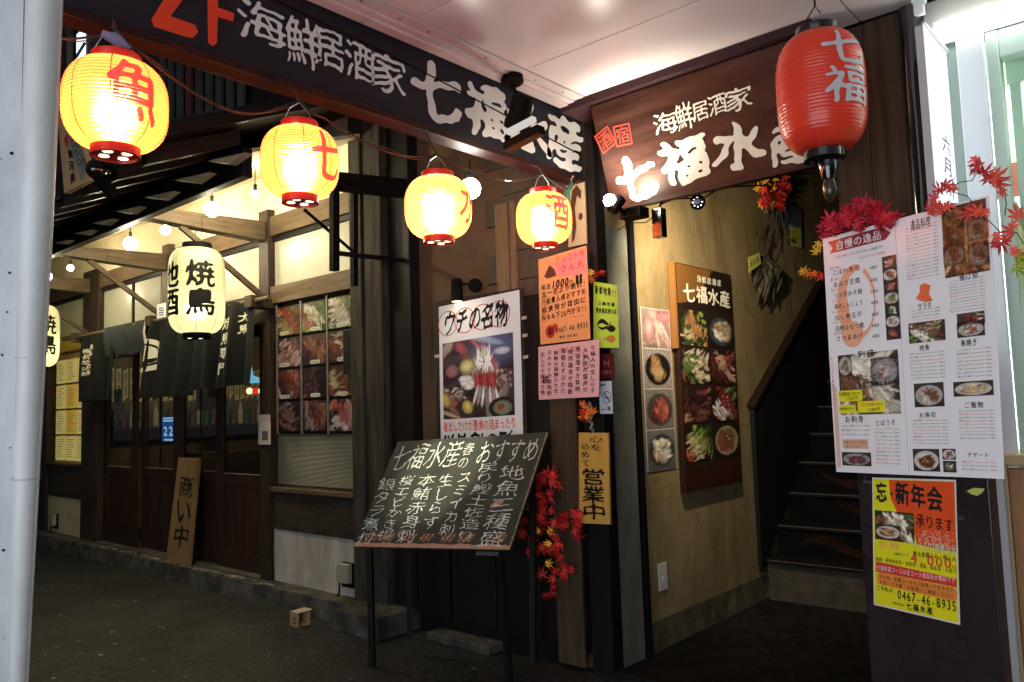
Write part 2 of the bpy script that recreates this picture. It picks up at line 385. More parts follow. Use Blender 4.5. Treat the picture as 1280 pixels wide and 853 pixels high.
# ------------------------------------------------------------------ materials
print_mat('print', .4); print_mat('print_gloss', .18, coat=.3)
BLACKWOOD = mat('black stained timber', (.008, .007, .007), .55, (.013, .011, .011), 5, (8, 8, 1), .25)
DARKWOOD = mat('dark brown timber', (.018, .012, .009), .5, (.048, .034, .024), 4, (9, 9, 1), .3)
DARKWOODX = mat('dark brown timber lying', (.020, .015, .010), .5, (.055, .043, .030), 4, (1, 9, 9), .3)
BROWNWOOD = mat('brown timber frame', (.060, .040, .024), .5, (.11, .078, .046), 4, (7, 7, 1), .25)
BROWNWOODX = mat('brown timber lying', (.065, .044, .026), .5, (.12, .085, .050), 4, (1, 8, 8), .25)
BROWNWOODY = mat('brown timber outward', (.055, .040, .025), .5, (.105, .078, .050), 4, (8, 1, 8), .25)
GREYWOOD = mat('weathered grey timber', (.014, .013, .010), .8, (.062, .055, .043), 3, (7, 7, .8), .8, 14)
DOORWOOD = mat('dark red door timber', (.018, .009, .006), .45, (.042, .021, .014), 4, (9, 9, 1), .15)
SIGNWOOD = mat('red brown sign board', (.016, .007, .0055), .4, (.062, .028, .019), 2.2, (1, 1, 7), .12)
CLADWOOD = mat('vertical brown cladding', (.028, .018, .012), .6, (.070, .048, .030), 2.5, (14, 14, .6), .5, 8)
NAVY = mat('charcoal navy board', (.010, .012, .020), .6, (.017, .019, .028), 3, bump=.1)
PLASTER = mat('olive beige plaster', (.235, .170, .078), .8, (.30, .225, .118), 1.6, bump=.45, bscale=26, stain=.42)
PLASTERG = mat('grey rendered wall', (.15, .15, .125), .85, (.22, .22, .185), 3, bump=.35, bscale=30, stain=.4)
BROWNPLASTER = mat('brown plaster', (.100, .062, .034), .8, (.145, .092, .052), 2.5, bump=.2, bscale=40)
CREAM = mat('cream plaster', (.70, .62, .42), .8, (.78, .70, .50), 2)
WHITEP = mat('grey white wall panel', (.36, .33, .29), .8, (.48, .45, .40), 3.5, bump=.15, mix=.45, stain=.45)
CEILW = mat('glossy ceiling panel', (.78, .71, .725), .25, bump=.012, bscale=2.2, spec=.55)
CEILT = mat('ceiling trim', (.62, .57, .58), .4, (.70, .65, .65), 5)
SEAM = mat('dark seam', (.03, .02, .025), .8)
ASPHALT0 = mat('old asphalt', (.010, .010, .009), .75, (.060, .054, .044), 30, bump=1., bscale=110, mix=.55, detail=12)
ASPHALT = bpy.data.materials.new('old asphalt speckled'); ASPHALT.use_nodes = True
def _asph():
    nt = ASPHALT.node_tree; N = nt.nodes.new; L = nt.links.new; b = nt.nodes['Principled BSDF']; tc = N('ShaderNodeTexCoord')
    def noise(s, d=8):
        n = N('ShaderNodeTexNoise'); n.inputs['Scale'].default_value = s; n.inputs['Detail'].default_value = d; n.inputs['Roughness'].default_value = .7; L(tc.outputs['Object'], n.inputs['Vector']); return n
    def ramp(src, p0, c0, p1, c1):
        r = N('ShaderNodeValToRGB'); r.color_ramp.elements[0].position = p0; r.color_ramp.elements[0].color = (*c0, 1); r.color_ramp.elements[1].position = p1; r.color_ramp.elements[1].color = (*c1, 1); L(src, r.inputs[0]); return r
    big = ramp(noise(.9).outputs['Fac'], .38, (.22, .22, .22), .62, (.80, .80, .76)); mid = ramp(noise(14).outputs['Fac'], .40, (.009, .0105, .0125), .62, (.034, .038, .042))
    vo = N('ShaderNodeTexVoronoi'); vo.inputs['Scale'].default_value = 42; L(tc.outputs['Object'], vo.inputs['Vector']); sp = ramp(vo.outputs['Distance'], .10, (6, 5.8, 5.2), .20, (1, 1, 1))
    m1 = N('ShaderNodeMixRGB'); m1.blend_type = 'MULTIPLY'; m1.inputs[0].default_value = 1; L(big.outputs[0], m1.inputs[1]); L(mid.outputs[0], m1.inputs[2])
    m2 = N('ShaderNodeMixRGB'); m2.blend_type = 'MULTIPLY'; m2.inputs[0].default_value = .8; L(m1.outputs[0], m2.inputs[1]); L(sp.outputs[0], m2.inputs[2]); L(m2.outputs[0], b.inputs['Base Color'])
    rr = N('ShaderNodeMapRange'); rr.inputs['To Min'].default_value = .45; rr.inputs['To Max'].default_value = .9; L(noise(2.2).outputs['Fac'], rr.inputs['Value']); L(rr.outputs[0], b.inputs['Roughness']); b.inputs['Specular IOR Level'].default_value = .3
    ad = N('ShaderNodeMath'); ad.operation = 'ADD'; L(noise(60, 4).outputs['Fac'], ad.inputs[0]); L(vo.outputs['Distance'], ad.inputs[1])
    bp = N('ShaderNodeBump'); bp.inputs['Strength'].default_value = .9; bp.inputs['Distance'].default_value = .012; L(ad.outputs[0], bp.inputs['Height']); L(bp.outputs[0], b.inputs['Normal'])
_asph()
TILEF = mat('dark stone floor', (.006, .006, .006), .45, (.026, .024, .020), 14, bump=.6, bscale=60, stain=.4)
CONC = mat('stained kerb concrete', (.030, .030, .028), .85, (.12, .115, .10), 5, bump=.7, bscale=40, mix=.56)
BLACKM = mat('black painted metal', (.005, .005, .006), .7, spec=.04)
BLACKP = mat('black gloss plastic', (.006, .006, .007), .12, coat=.5)
POLE = mat('grey painted steel', (.55, .56, .57), .42, (.61, .62, .63), 3, (1, 1, .3), .06, stain=.25)
POLEB = mat('blue grey painted panel', (.44, .47, .51), .5, (.50, .53, .57), 3, bump=.06, stain=.28)
REDC = mat('red lantern cap', (.55, .03, .015), .35, coat=.3)
WIRE = mat('grey brown cable', (.05, .042, .04), .7)
WIREW = mat('pale steel wire', (.6, .55, .5), .35, metal=.6)
REDL = mat('red vinyl lantern skin', (.74, .045, .020), .33, coat=.15)
PAPER = mat('white paper', (.80, .78, .78), .45)
LAMI = mat('laminated white sheet', (.86, .85, .87), .16, coat=.5)
INK = mat('black ink', (.010, .009, .010), .5)
RINK = mat('red ink', (.58, .03, .02), .5)
OINK = mat('orange red ink', (.75, .10, .03), .5)
CREAML = mat('cream carved lettering', (.74, .68, .54), .6, (.82, .77, .64), 8)
GREYL = mat('grey white lettering', (.66, .66, .64), .6, (.74, .73, .70), 8)
REDSIGN = mat('red sign paint', (.70, .050, .012), .5)
SEALRED = mat('seal red paint', (.65, .05, .03), .5)
CHALK = mat('white chalk', (.58, .62, .56), .9, (.24, .26, .23), 45, mix=.58)
OCHALK = mat('orange chalk', (.52, .25, .14), .9, (.34, .15, .08), 60)
BOARD = mat('chalkboard slate', (.026, .031, .025), .4, (.046, .052, .043), 3.5, bump=.05)
ORANGEP = mat('orange paper', (.85, .30, .10), .6, (.88, .36, .14), 2)
PINKP = mat('pink paper', (.80, .42, .42), .6)
HPINKP = mat('hot pink paper', (.85, .22, .20), .6)
GREENP = mat('lime green paper', (.50, .72, .06), .6)
YELLOWP = mat('yellow printed paper', (.78, .72, .02), .3, coat=.3)
OREDP = mat('orange red print', (.75, .09, .02), .3, coat=.3)
OCHRE = mat('ochre wood plaque', (.55, .30, .05), .45, (.66, .38, .08), 3, (12, 12, 1), .1)
PLANK = mat('pale plank', (.15, .10, .055), .6, (.22, .15, .085), 4, (10, 10, 1), .2)
FABRIC = mat('black noren cloth', (.005, .0062, .0062), .95, (.010, .012, .012), 30, bump=.2, bscale=200)
LEAFR = mat('red maple leaf', (.62, .015, .02), .5, (.75, .04, .03), 9, vary=.5)
LEAFO = mat('orange maple leaf', (.80, .14, .02), .5, (.85, .30, .03), 9, vary=.3)
LEAFY = mat('yellow maple leaf', (.85, .50, .04), .5)
LEAFG = mat('yellow green leaf', (.45, .50, .06), .5)
HUSK = mat('dried husk leaf', (.018, .015, .010), .7, (.12, .10, .065), 9, (5, 5, 1), .6)
GLASS = glass_mat('door glass', (.78, .80, .74), .03, .9)
WHITEL = mat('white painted frame', (.80, .83, .86), .35, (.84, .87, .89), 3)
BULB = emis('warm bulb', (1, .86, .58), 330)
BULBW = emis('white bulb', (1, .95, .85), 60)
CUTOUT = mat('dark interior', (.015, .012, .010), .9)
TILE = mat('dark roof tile', (.022, .023, .026), .5, (.04, .04, .045), 8)
REED = mat('reeded glass', (.42, .42, .32), .22, (.50, .50, .39), 1.5, bump=.5, bscale=28, wave='X', spec=.7)
REEDH = mat('reeded glass lower', (.13, .13, .10), .22, (.16, .16, .125), 1.5, bump=.8, bscale=30, wave='Z', spec=.7)

# ================================================================== THE SETTING
struct('road', G().add([(-60, -60, 0), (60, -60, 0), (60, 60, 0), (-60, 60, 0)], [(0, 1, 2, 3)]), ASPHALT)
struct('stairwell_floor', G().box(-2.76, -1.3, 4.02, 6.2, -.05, .012), TILEF)
# kerb of separate stones under the timber house
kerb = tag(link('kerb', None, (-9, 3.67, 0)), kind='structure'); WL['kerb'] = V(-9, 3.67, 0)
x = -14.0; i = 0
while x < -4.75:
    w = RNG.uniform(.95, 1.25); j = RNG.uniform(-.008, .008)
    g = G(); n = 6; xs = np.linspace(x+.006, min(x+w, -4.7)-.006, n)
    top = .15+RNG.uniform(-.008, .008, n); fr = 3.67+j+RNG.uniform(-.01, .01, n)
    for k in range(n-1):
        a, b = k, k+1
        v = [(xs[a], fr[a], 0), (xs[b], fr[b], 0), (xs[b], 3.93, 0), (xs[a], 3.93, 0), (xs[a], fr[a]+.012, top[a]), (xs[b], fr[b]+.012, top[b]), (xs[b], 3.93, .155), (xs[a], 3.93, .155)]
        fs = [(4, 5, 6, 7), (0, 1, 5, 4)]+([(0, 4, 7, 3)] if k == 0 else [])+([(1, 2, 6, 5)] if k == n-2 else [])
        g.add(v, fs)
    part('kerb_stone', g, CONC, kerb); x += w
part('kerb_bed', G().box(-14, -4.72, 3.70, 3.92, -.02, .135), mat('mortar', (.03, .028, .024), .9), kerb)

# soffit of the arcade: glossy panels with open seams
ceil = tag(link('ceiling', None, (-1, 1, 3.41)), kind='structure'); WL['ceiling'] = V(-1, 1, 3.41)
part('ceiling_backing', G().box(-2.86, 3.2, -4, 3.99, 3.432, 3.6), SEAM, ceil)
xs = [-2.615, -1.12, .40, 1.92, 3.2]; ys = [-3.9, -2.32, -1.54, -.755, .03, .815, 1.6, 2.385, 3.17, 3.925]
for a, b in zip(xs[:-1], xs[1:]):
    for c, d in zip(ys[:-1], ys[1:]):
        part('ceiling_panel', G().box(a+.004, b-.004, c+.004, d-.004, 3.41+RNG.uniform(-.001, .001), 3.43), CEILW, ceil)
for a, b, z in ((-2.80, -2.735, 3.388), (-2.733, -2.690, 3.396), (-2.688, -2.619, 3.404)):
    for c, d in ((-3.9, .6), (.604, 2.20), (2.204, 3.925)):
        part('edge_trim', G().box(a, b, c, d, z, 3.431), CEILT, ceil, bevel=.002)
for yy in (2.1, 2.32, 2.5, 2.9, 3.3, 3.55, 3.7):
    part('trim_screw', G().lathe([(.005, 0), (.005, .003)], (-2.66, yy, 3.401), 8), SEAM, ceil)

# ================================================================== FASCIA SIGN OVER THE STREET SIDE
FX = -2.813
fas = thing('fascia_sign', 'long charcoal fascia signboard under the ceiling with pale brush lettering and a red emblem', 'sign', (FX, 2, 3.0))
for a, b in ((-1.5, .95), (.953, 2.405), (2.408, 3.925)):
    part('board', G().box(FX-.05, FX, a, b, 3.012, 3.41), NAVY, fas)
part('bottom_rail', G().box(FX-.09, FX+.012, -1.5, 3.93, 2.975, 3.010), mat('dark red rail', (.014, .006, .006), .5, (.025, .010, .009), 5), fas, bevel=.003)
part('cable', G().tube([V(FX+.006, y, z+.003*math.sin(y*9)) for y, z in ((.5, 3.40), (1.2, 3.372), (1.9, 3.33), (2.55, 3.287), (3.2, 3.22), (3.91, 3.149))], .0035, 6), BLACKM, fas)
QF = Q(V(FX, 0, 3.41), V(FX, 4, 3.41), V(FX, 4, 3.01), V(FX, 0, 3.01))
for ch, a, b, z0, z1 in (('海', 297, 357, 3.125, 3.300), ('鮮', 357, 401, 3.085, 3.305), ('居', 393, 430, 3.125, 3.300), ('酒', 431, 468, 3.115, 3.295), ('家', 463, 507, 3.105, 3.300),
                         ('七', 514, 578, 3.052, 3.362), ('福', 580, 636, 3.045, 3.350), ('水', 630, 690, 3.035, 3.350), ('産', 681, 727, 3.032, 3.362)):
    my = lambda px: 25+(px-325)*.385
    y0, y1 = P(a, my(a), 'x', FX)[1], P(b, my(b), 'x', FX)[1]; big = ch in '七福水産'
    g = text(QF, ch, y0/4, (z0-3.01)/.4, y1/4, (z1-3.01)/.4, bold=.055 if big else .012, res=3, brush=.034 if big else .022, d=.003, tight=True, gap=0)
    part('character', g, GREYL, fas)
k = 2.942
for pts in ([(640, -60), (715, -60), (628, 60), (718, 92), (729, 118), (708, 140), (690, 138), (565, 98), (556, 72)],
            [(762, -60), (802, -60), (802, 28), (862, 50), (858, 80), (801, 64), (798, 158), (784, 171), (765, 158)]):
    pp = [P(a/k, b/k, 'x', FX+.004) for a, b in pts]
    part('emblem_stroke', G().add(pp, [tuple(range(len(pp)))]), REDSIGN, fas)

# ================================================================== BROWN SIGN OVER THE ENTRANCE
bs = thing('entrance_sign', 'red brown wooden signboard with cream carved lettering above the stair entrance', 'sign', (-1.9, 3.9, 2.76))
c1, c2 = V(-2.60, 3.735, 3.352), V(-1.30, 3.735, 3.352); c3, c4 = V(-1.30, 3.915, 2.765), V(-2.60, 3.915, 2.765)
QS = Q(c1, c2, c3, c4)
part('board', G().slab(QS.c, QS.n, .045), SIGNWOOD, bs, bevel=.003)
part('top_rail', G().box(-2.80, -1.28, 3.70, 3.95, 3.36, 3.408), mat('dark purple rail', (.035, .016, .020), .4), bs, bevel=.004)
part('bottom_rail', G().bar(c4+V(0, .0, -.012), c3+V(0, 0, -.012), .05, .02), SIGNWOOD, bs)
def sc(px, py): 
    p = P(px, py, QS.c[3], QS.n); r = p-QS.c[3]; u = nrm(QS.c[2]-QS.c[3]); v = nrm(QS.c[0]-QS.c[3]); return (r@u)/QS.w, (r@v)/QS.h
for ch, l, r_, t, b in (('七', (765, 215), (819, 205), (788, 193), (797, 252)), ('福', (821, 195), (885, 190), (860, 170), (855, 230)), ('水', (889, 180), (957, 172), (912, 153), (920, 213)), ('産', (960, 175), (1020, 168), (985, 152), (992, 205)),
                        ('海', (817, 155), (847, 150), (829, 141), (832, 168)), ('鮮', (845, 147), (867, 143), (856, 128), (862, 161)), ('居', (866, 143), (886, 138), (876, 127), (876, 151)), ('酒', (886, 133), (908, 128), (896, 118), (896, 144)), ('家', (907, 126), (940, 120), (920, 110), (925, 138))):
    big = ch in '七福水産'
    a0, a1, b1, b0 = sc(*l)[0], sc(*r_)[0], sc(*t)[1], sc(*b)[1]
    part('character', text(QS, ch, a0, b0, a1, b1, bold=.062 if big else .012, res=3, brush=.034 if big else .022, d=.004, tight=True, gap=0), CREAML, bs)
for ch, cx, cy, sz, an in (('酒', 757, 175, .105, 20), ('宿', 779, 169, .105, -3)):
    a, b = sc(cx, cy); w = sz/QS.w/2*1.05; h = sz/QS.h/2*1.15; ca, sa = math.cos(R(an)), math.sin(R(an))
    def rot(x, y, a=a, b=b, w=w, h=h, ca=ca, sa=sa): return a+(x*ca-y*sa)*w, b+(x*sa+y*ca)*h
    g = G()
    for p in ([(-1, -1), (1, -1), (1, -.86), (-1, -.86)], [(-1, .86), (1, .86), (1, 1), (-1, 1)], [(-1, -.86), (-.86, -.86), (-.86, .86), (-1, .86)], [(.86, -.86), (1, -.86), (1, .86), (.86, .86)]):
        poly(QS, [rot(*q_) for q_ in p], .004, g)
    v, f = gnorm(ch, .0, 2, .01, True); g.add(QS.pt(*rot(v[:, 0]*1.5-.75, v[:, 1]*1.5-.75), .004), f)
    part('seal', g, SEALRED, bs)

# ================================================================== ENTRANCE: PILLAR, WALL, STAIRS, PIER
ent = thing('restaurant_building', 'dark timber and plaster restaurant front with a stair entrance beside the corner pillar', 'building', (-2.7, 4.1, 0))
part('corner_pillar', G().box(-2.900, -2.745, 3.95, 4.055, 0, 3.405), BLACKWOOD, ent, bevel=.004)
part('pillar_face', G().box(-2.897, -2.80, 3.944, 3.949, 2.40, 3.36), DARKWOOD, ent)
part('side_wall', G().box(-2.90, -2.762, 4.056, 9.6, 0, 4.6), PLASTER, ent)
part('rendered_strip', G().box(-2.765, -2.750, 4.056, 4.30, 0.01, 2.72), PLASTERG, ent)
part('back_wall', G().box(-2.76, -1.2, 9.5, 9.6, 0, 4.6), PLASTER, ent)
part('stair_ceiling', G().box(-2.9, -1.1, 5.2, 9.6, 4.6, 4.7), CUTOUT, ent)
part('entrance_lintel', G().box(-2.744, -1.29, 4.00, 4.12, 2.86, 3.43), BLACKWOOD, ent)
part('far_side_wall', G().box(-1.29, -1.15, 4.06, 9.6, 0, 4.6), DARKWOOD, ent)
part('pier', G().box(-1.285, -.955, 3.952, 4.055, 0, 3.405), CLADWOOD, ent)
for i in range(2):
    a = -1.285+i*.165; part('cladding_board', G().box(a+.001, a+.1635, 3.942, 3.951, 0, 3.405), CLADWOOD, ent, bevel=.0015)
part('scuffed_skirting', G().box(-2.761, -2.752, 4.31, 6.1, .012, .20), mat('scuffed skirting', (.06, .055, .040), .9, (.17, .14, .085), 7, stain=.5), ent)
# stairs
st = part('staircase', G().box(-2.72, -1.35, 6.10, 6.13, .012, .30), mat('rough stone riser', (.035, .03, .022), .8, (.08, .068, .05), 9, bump=.8, bscale=40), ent)
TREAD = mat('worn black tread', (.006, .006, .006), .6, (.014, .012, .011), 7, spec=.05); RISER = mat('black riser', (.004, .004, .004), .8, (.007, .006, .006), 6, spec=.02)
WAVE = mat('faded wave painting', (.026, .012, .007), .7, (.012, .006, .004), 9, spec=.03)
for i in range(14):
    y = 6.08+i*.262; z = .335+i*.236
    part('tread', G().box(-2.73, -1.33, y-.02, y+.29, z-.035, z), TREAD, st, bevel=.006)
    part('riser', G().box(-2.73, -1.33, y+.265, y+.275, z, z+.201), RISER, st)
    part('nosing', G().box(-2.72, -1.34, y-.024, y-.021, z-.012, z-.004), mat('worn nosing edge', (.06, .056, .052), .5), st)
    if i in (0, 1, 2, 3):
        a = -2.55+.10*(i % 2)*2; t = np.linspace(0, 1, 14)
        for s0 in (0, .62):
            cen = [(a+s0+.62*q_, z+.09+.045*math.sin(q_*6.3+i)) for q_ in t]
            g = G(); top = [V(p, y+.263, q_+.012+.028*math.sin(math.pi*u)) for (p, q_), u in zip(cen, t)]; bot = [V(p, y+.263, q_-.012-.02*math.sin(math.pi*u)) for (p, q_), u in zip(cen, t)]
            n = len(t); g.add(top+bot, [(j, j+1, n+j+1, n+j) for j in range(n-1)]); part('painted_wave', g, WAVE, st)
SX = -2.735
yz = [(5.98, .30), (5.98, 1.50), (6.06, 1.60), (9.4, 3.86), (9.4, 3.15), (6.0, .24)]
part('stair_string', G().prism([(SX-.012, y, z) for y, z in yz], (.035, 0, 0)), BLACKWOOD, ent, bevel=.003)
part('string_cap', G().bar((SX+.008, 5.97, 1.535), (SX+.008, 9.4, 3.885), .075, .035), mat('polished cap rail', (.016, .009, .006), .35), ent, bevel=.006)

pipe = single('downpipe', G().tube([(-2.735, 4.325, .01), (-2.735, 4.325, 2.95)], .024, 14), BLACKM, 'thin black downpipe on the grey rendered wall beside the corner pillar', 'pipe')
p2 = thing('downpipe', 'thick black downpipe from ceiling to floor beside the white sign', 'pipe', (-.90, 3.9, 0))
part('pipe', G().tube([(-.90, 3.90, .01), (-.90, 3.90, 3.39)], .042, 18), BLACKP, p2)
part('clamp', G().box(-.93, -.83, 3.87, 3.90, 3.33, 3.39), WHITEL, p2, bevel=.004)

# threshold
struct('threshold', G().box(-2.76, -1.3, 3.93, 4.02, -.02, .035), BLACKWOOD, .005)

# wall switch plate
sw = thing('switch_plate', 'small white switch plate low on the plaster wall', 'switch', (-2.758, 4.5, .5))
q = qrect([(822, 705), (832.5, 703), (833.5, 736), (823.5, 739)], 'x', -2.757)
part('plate', G().slab([c+q.n*.008 for c in q.c], q.n, .009), mat('white plastic', (.6, .6, .55), .3), sw, bevel=.002)
part('button', sheet(q, .004, 1, 1, .35, .38, .65, .52, d=.008), mat('white button', (.7, .7, .66), .3), sw)

# ------------------------------------------------------------------ wall under the fascia's far end
WY = 4.0
part('street_post', G().box(-4.66, -4.42, 3.90, 4.06, .15, 3.9), BLACKWOOD, ent, bevel=.006)
part('plaster_wall', G().box(-4.42, -2.90, WY, WY+.12, 0, 4.3), BROWNPLASTER, ent)
part('footing', G().box(-4.95, -4.45, 3.55, 4.05, 0, .16), CONC, ent, bevel=.01)
part('footing', G().box(-4.20, -3.60, 3.78, 4.0, 0, .06), CONC, ent, bevel=.01)
for j in range(8):
    for i in range(3):
        a = -3.70+i*.28+(.16 if j % 2 else 0); b = min(a+.275, -2.905)
        if b-a > .05: part('wall_block', G().box(a, b, WY-.022, WY-.001, 2.05+j*.20, 2.05+j*.20+.195), mat('brown wall block', (.06, .048, .036), .75, (.10, .078, .056), 4, bump=.2), ent, bevel=.003)
for a, b, yy in ((619, 634, 3.93), (637, 643, 3.94)):
    x0, x1 = P(a, 300, 'y', yy)[0], P(b, 300, 'y', yy)[0]
    part('plank', G().box(x0, x1, yy, yy+.03, 2.1, P(626, 255, 'y', yy)[2]), PLANK, ent, bevel=.003)
part('cabinet_back', G().box(-4.05, -2.905, 3.90, 3.975, .10, 2.32), BLACKWOOD, ent, bevel=.004)
part('ribbed_post', G().box(-3.10, -2.905, 3.880, 3.898, .03, 1.95), mat('ribbed brown post', (.045, .032, .020), .7, (.085, .062, .038), 3, (9, 9, .7), .5, 12), ent, bevel=.004)
for i in range(9): part('rib', G().box(-3.098+i*.0215, -3.088+i*.0215, 3.875, 3.8795, .05, 1.94), mat('ribbed brown post', (0,)*3), ent)
part('black_base', G().box(-4.42, -3.10, 3.93, 3.99, 0, 1.15), BLACKWOOD, ent)
for a, b in ((-4.38, -4.06), (-4.0, -3.62), (-3.61, -3.23)):
    part('base_panel', G().box(a, b, 3.885, 3.899, .14, .80), BLACKWOOD, ent, bevel=.004)
part('red_panel', G().box(*[P(a, 230, 'y', 3.98)[0] for a in (697, 722)], 3.965, 3.985, 2.70, 3.0), mat('faded red panel', (.22, .03, .02), .5), ent)

# print of a fish on pale board, below the fascia end
q = qrect([(709, 232), (733, 228), (733, 306), (712, 309)], 'y', 3.93)
fp = thing('fish_print', 'beige board with a dark brown brushed fish under the end of the fascia', 'board', (q.c[3]+q.c[2])/2)
part('board', sheet(q, .012, 1, 1), mat('beige board', (.45, .33, .19), .6, (.52, .40, .25), 4), fp)
g = G(); poly(q, [(.05, .35), (.15, .6), (.35, .9), (.6, .97), (.85, .85), (.8, .72), (.6, .80), (.45, .6), (.5, .3), (.35, .1), (.2, .05), (.28, .3), (.2, .42)], .014, g)
oval(q, .75, .45, .12, .06, .014, g=g)
part('brushed_fish', g, mat('brown brush paint', (.07, .03, .015), .6), fp)
gb = thing('green_cable_end', 'green tapered cable connector hanging from the fascia end above the last lantern', 'cable', P(711, 245, 'x', -2.77))
c = P(709, 250, 'x', -2.77); t = P(714, 226, 'x', -2.77)
part('sleeve', G().tube([c+V(0, 0, -.02), c+V(0, 0, .05), t+V(0, 0, -.03), t], [.018, .020, .012, .006], 12), mat('green rubber', (.03, .10, .06), .4), gb)
part('hook', G().tube([t, t+V(0, .01, .02), t+V(0, .02, .035), t+V(0, .03, .03)], .003, 6), WIREW, gb)

# small litter and dry leaf scraps on the asphalt
g = G(); rs = np.random.RandomState(77)
for i in range(240):
    x, y = rs.uniform(-9, -1.6), rs.uniform(1.6, 3.62); r_ = rs.uniform(.005, .020)*(1.25 if y < 2.6 else 1); a = rs.rand()*6.28
    p = [V(x+r_*math.cos(a+t)*rs.uniform(.4, 1.2), y+r_*math.sin(a+t)*rs.uniform(.4, 1.2), .004+.006*rs.rand()) for t in (0, 1.3, 2.7, 4.2)]; g.add(p, [(0, 1, 2, 3)])
tag(single('litter', g, mat('pale litter scrap', (.34, .31, .26), .8, (.10, .08, .05), 1.5), 'tiny pale scraps and dry leaf bits scattered over the dark asphalt', 'litter'), kind='stuff')

g = G()
for i in range(70):
    x = rs.uniform(-9.6, -6.0) if i % 3 else rs.uniform(-7.6, -6.4); y = rs.uniform(3.685, 3.74)+.02*rs.rand(); r_ = rs.uniform(.012, .05)
    t_ = np.linspace(0, 6.28, 7)[:-1]; g.add([V(x+r_*1.8*math.cos(u)*rs.uniform(.5, 1.1), y+r_*.5*math.sin(u)*rs.uniform(.5, 1.1), .1615) for u in t_], [tuple(range(6))])
part('worn_paint', g, mat('worn pale kerb paint', (.30, .28, .24), .8, (.14, .13, .11), 12), kerb, kind='stuff')

# ================================================================== LANTERNS
import bmesh
def cut_flat(v, f, nx, ny, lo, hi):
    bm = bmesh.new(); vs = [bm.verts.new((p[0], p[1], 0)) for p in v]
    for q_ in f:
        try: bm.faces.new([vs[i] for i in q_])
        except ValueError: pass
    for k_, nn, ax in ((0, nx, (1, 0, 0)), (1, ny, (0, 1, 0))):
        for t in np.linspace(lo[k_], hi[k_], nn+1)[1:-1]:
            co = (t, 0, 0) if k_ == 0 else (0, t, 0)
            bmesh.ops.bisect_plane(bm, geom=bm.verts[:]+bm.edges[:]+bm.faces[:], plane_co=co, plane_no=ax)
    bm.verts.ensure_lookup_table(); bm.verts.index_update()
    V_ = np.array([p.co[:2] for p in bm.verts]); F_ = [tuple(x.index for x in fc.verts) for fc in bm.faces]; bm.free(); return V_, F_
def profile(Rr, rc, H, ribs, rip, p=2.8, e=.6):
    def rad(z):
        t = np.clip(z/(H/2), -1, 1); return rc+(Rr-rc)*np.maximum(0, 1-np.abs(t)**p)**e
    out = []
    for i in range(ribs*3+1):
        z = -H/2+H*i/(ribs*3); out.append((float(rad(z))+(rip if i % 3 == 0 else -rip*.4), z))
    return out, rad
def lantern(name, label, cat, c, Rr, rc, H, ribs, skin, capm, chars=(), group=None, rip=.0022, capH=.03, p=2.8, e=.6, face=(0, -1), cap2=None, inner=None, wires=8, hole=True):
    c = np.array(c, float); t = thing(name, label, cat, c+V(0, 0, -H/2-capH), group)
    prof, rad = profile(Rr, rc, H, ribs, rip, p, e)
    part('paper_shell', G().add(*lathe_open(prof, c, 56)), skin, t)
    part('top_cap', G().lathe([(rc*.72, H/2-.004), (rc*1.02, H/2-.004), (rc*1.06, H/2+.004), (rc*1.03, H/2+capH), (rc*.93, H/2+capH+.002), (rc*.90, H/2+capH-.012), (rc*.72, H/2+capH-.012)], c, 36), capm, t)
    bot = part('bottom_cap', G().lathe([(rc*.70, -H/2+.004), (rc*1.0, -H/2+.004), (rc*1.02, -H/2-capH), (rc*.90, -H/2-capH-.001), (rc*.88, -H/2-capH+.008), (.002, -H/2-capH+.008)], c, 36), cap2 or capm, t)
    if hole:
        for k_ in range(4):
            an = .6+k_*1.57; part('lit_vent_hole', G().lathe([(.002, 0), (.017, 0)], c+V(rc*.55*math.cos(an), rc*.55*math.sin(an), -H/2-capH+.006), 12, (0, 0, -1)), emis('vent light', (1, .85, .6), 3), bot)
    if wires:
        for k_ in range(wires):
            an = k_*2*math.pi/wires+.3; pts = [c+V(math.cos(an)*(r_-.002), math.sin(an)*(r_-.002), z) for r_, z in prof[::3]]
            part('stay_wire', G().tube(pts, .0016, 4, False), mat('stay wire', (.25, .10, .03), .6), t)
    for s, ang, w, z0, z1, m_, bold, br in chars:
        # ang: direction the lettering faces, in degrees clockwise from facing the camera
        base = math.atan2(-c[1], -c[0])+R(ang)
        n = len(s); g = G()
        for i, ch in enumerate(s):
            v, f = gnorm(ch, bold, 2, br, True); zt = z1-(z1-z0)*i/n-.006; zb = z1-(z1-z0)*(i+1)/n+.006
            v = np.stack([(v[:, 0]-.5)*w, zb+v[:, 1]*(zt-zb)], 1); v2, f2 = cut_flat(v, f, 14, 14, (-w/2, zb), (w/2, zt))
            rr = rad(v2[:, 1])+.0035; th = base+v2[:, 0]/Rr
            g.add(np.stack([c[0]+rr*np.cos(th), c[1]+rr*np.sin(th), c[2]+v2[:, 1]], 1), f2)
        part('character', g, m_, t)
    return t
def lathe_open(prof, c, seg):
    vs = []; k = len(prof)
    for rr, h in prof: vs += [c+V(rr*math.cos(t), rr*math.sin(t), h) for t in np.linspace(0, 2*math.pi, seg, endpoint=False)]
    return vs, [(i*seg+j, i*seg+(j+1) % seg, (i+1)*seg+(j+1) % seg, (i+1)*seg+j) for i in range(k-1) for j in range(seg)]

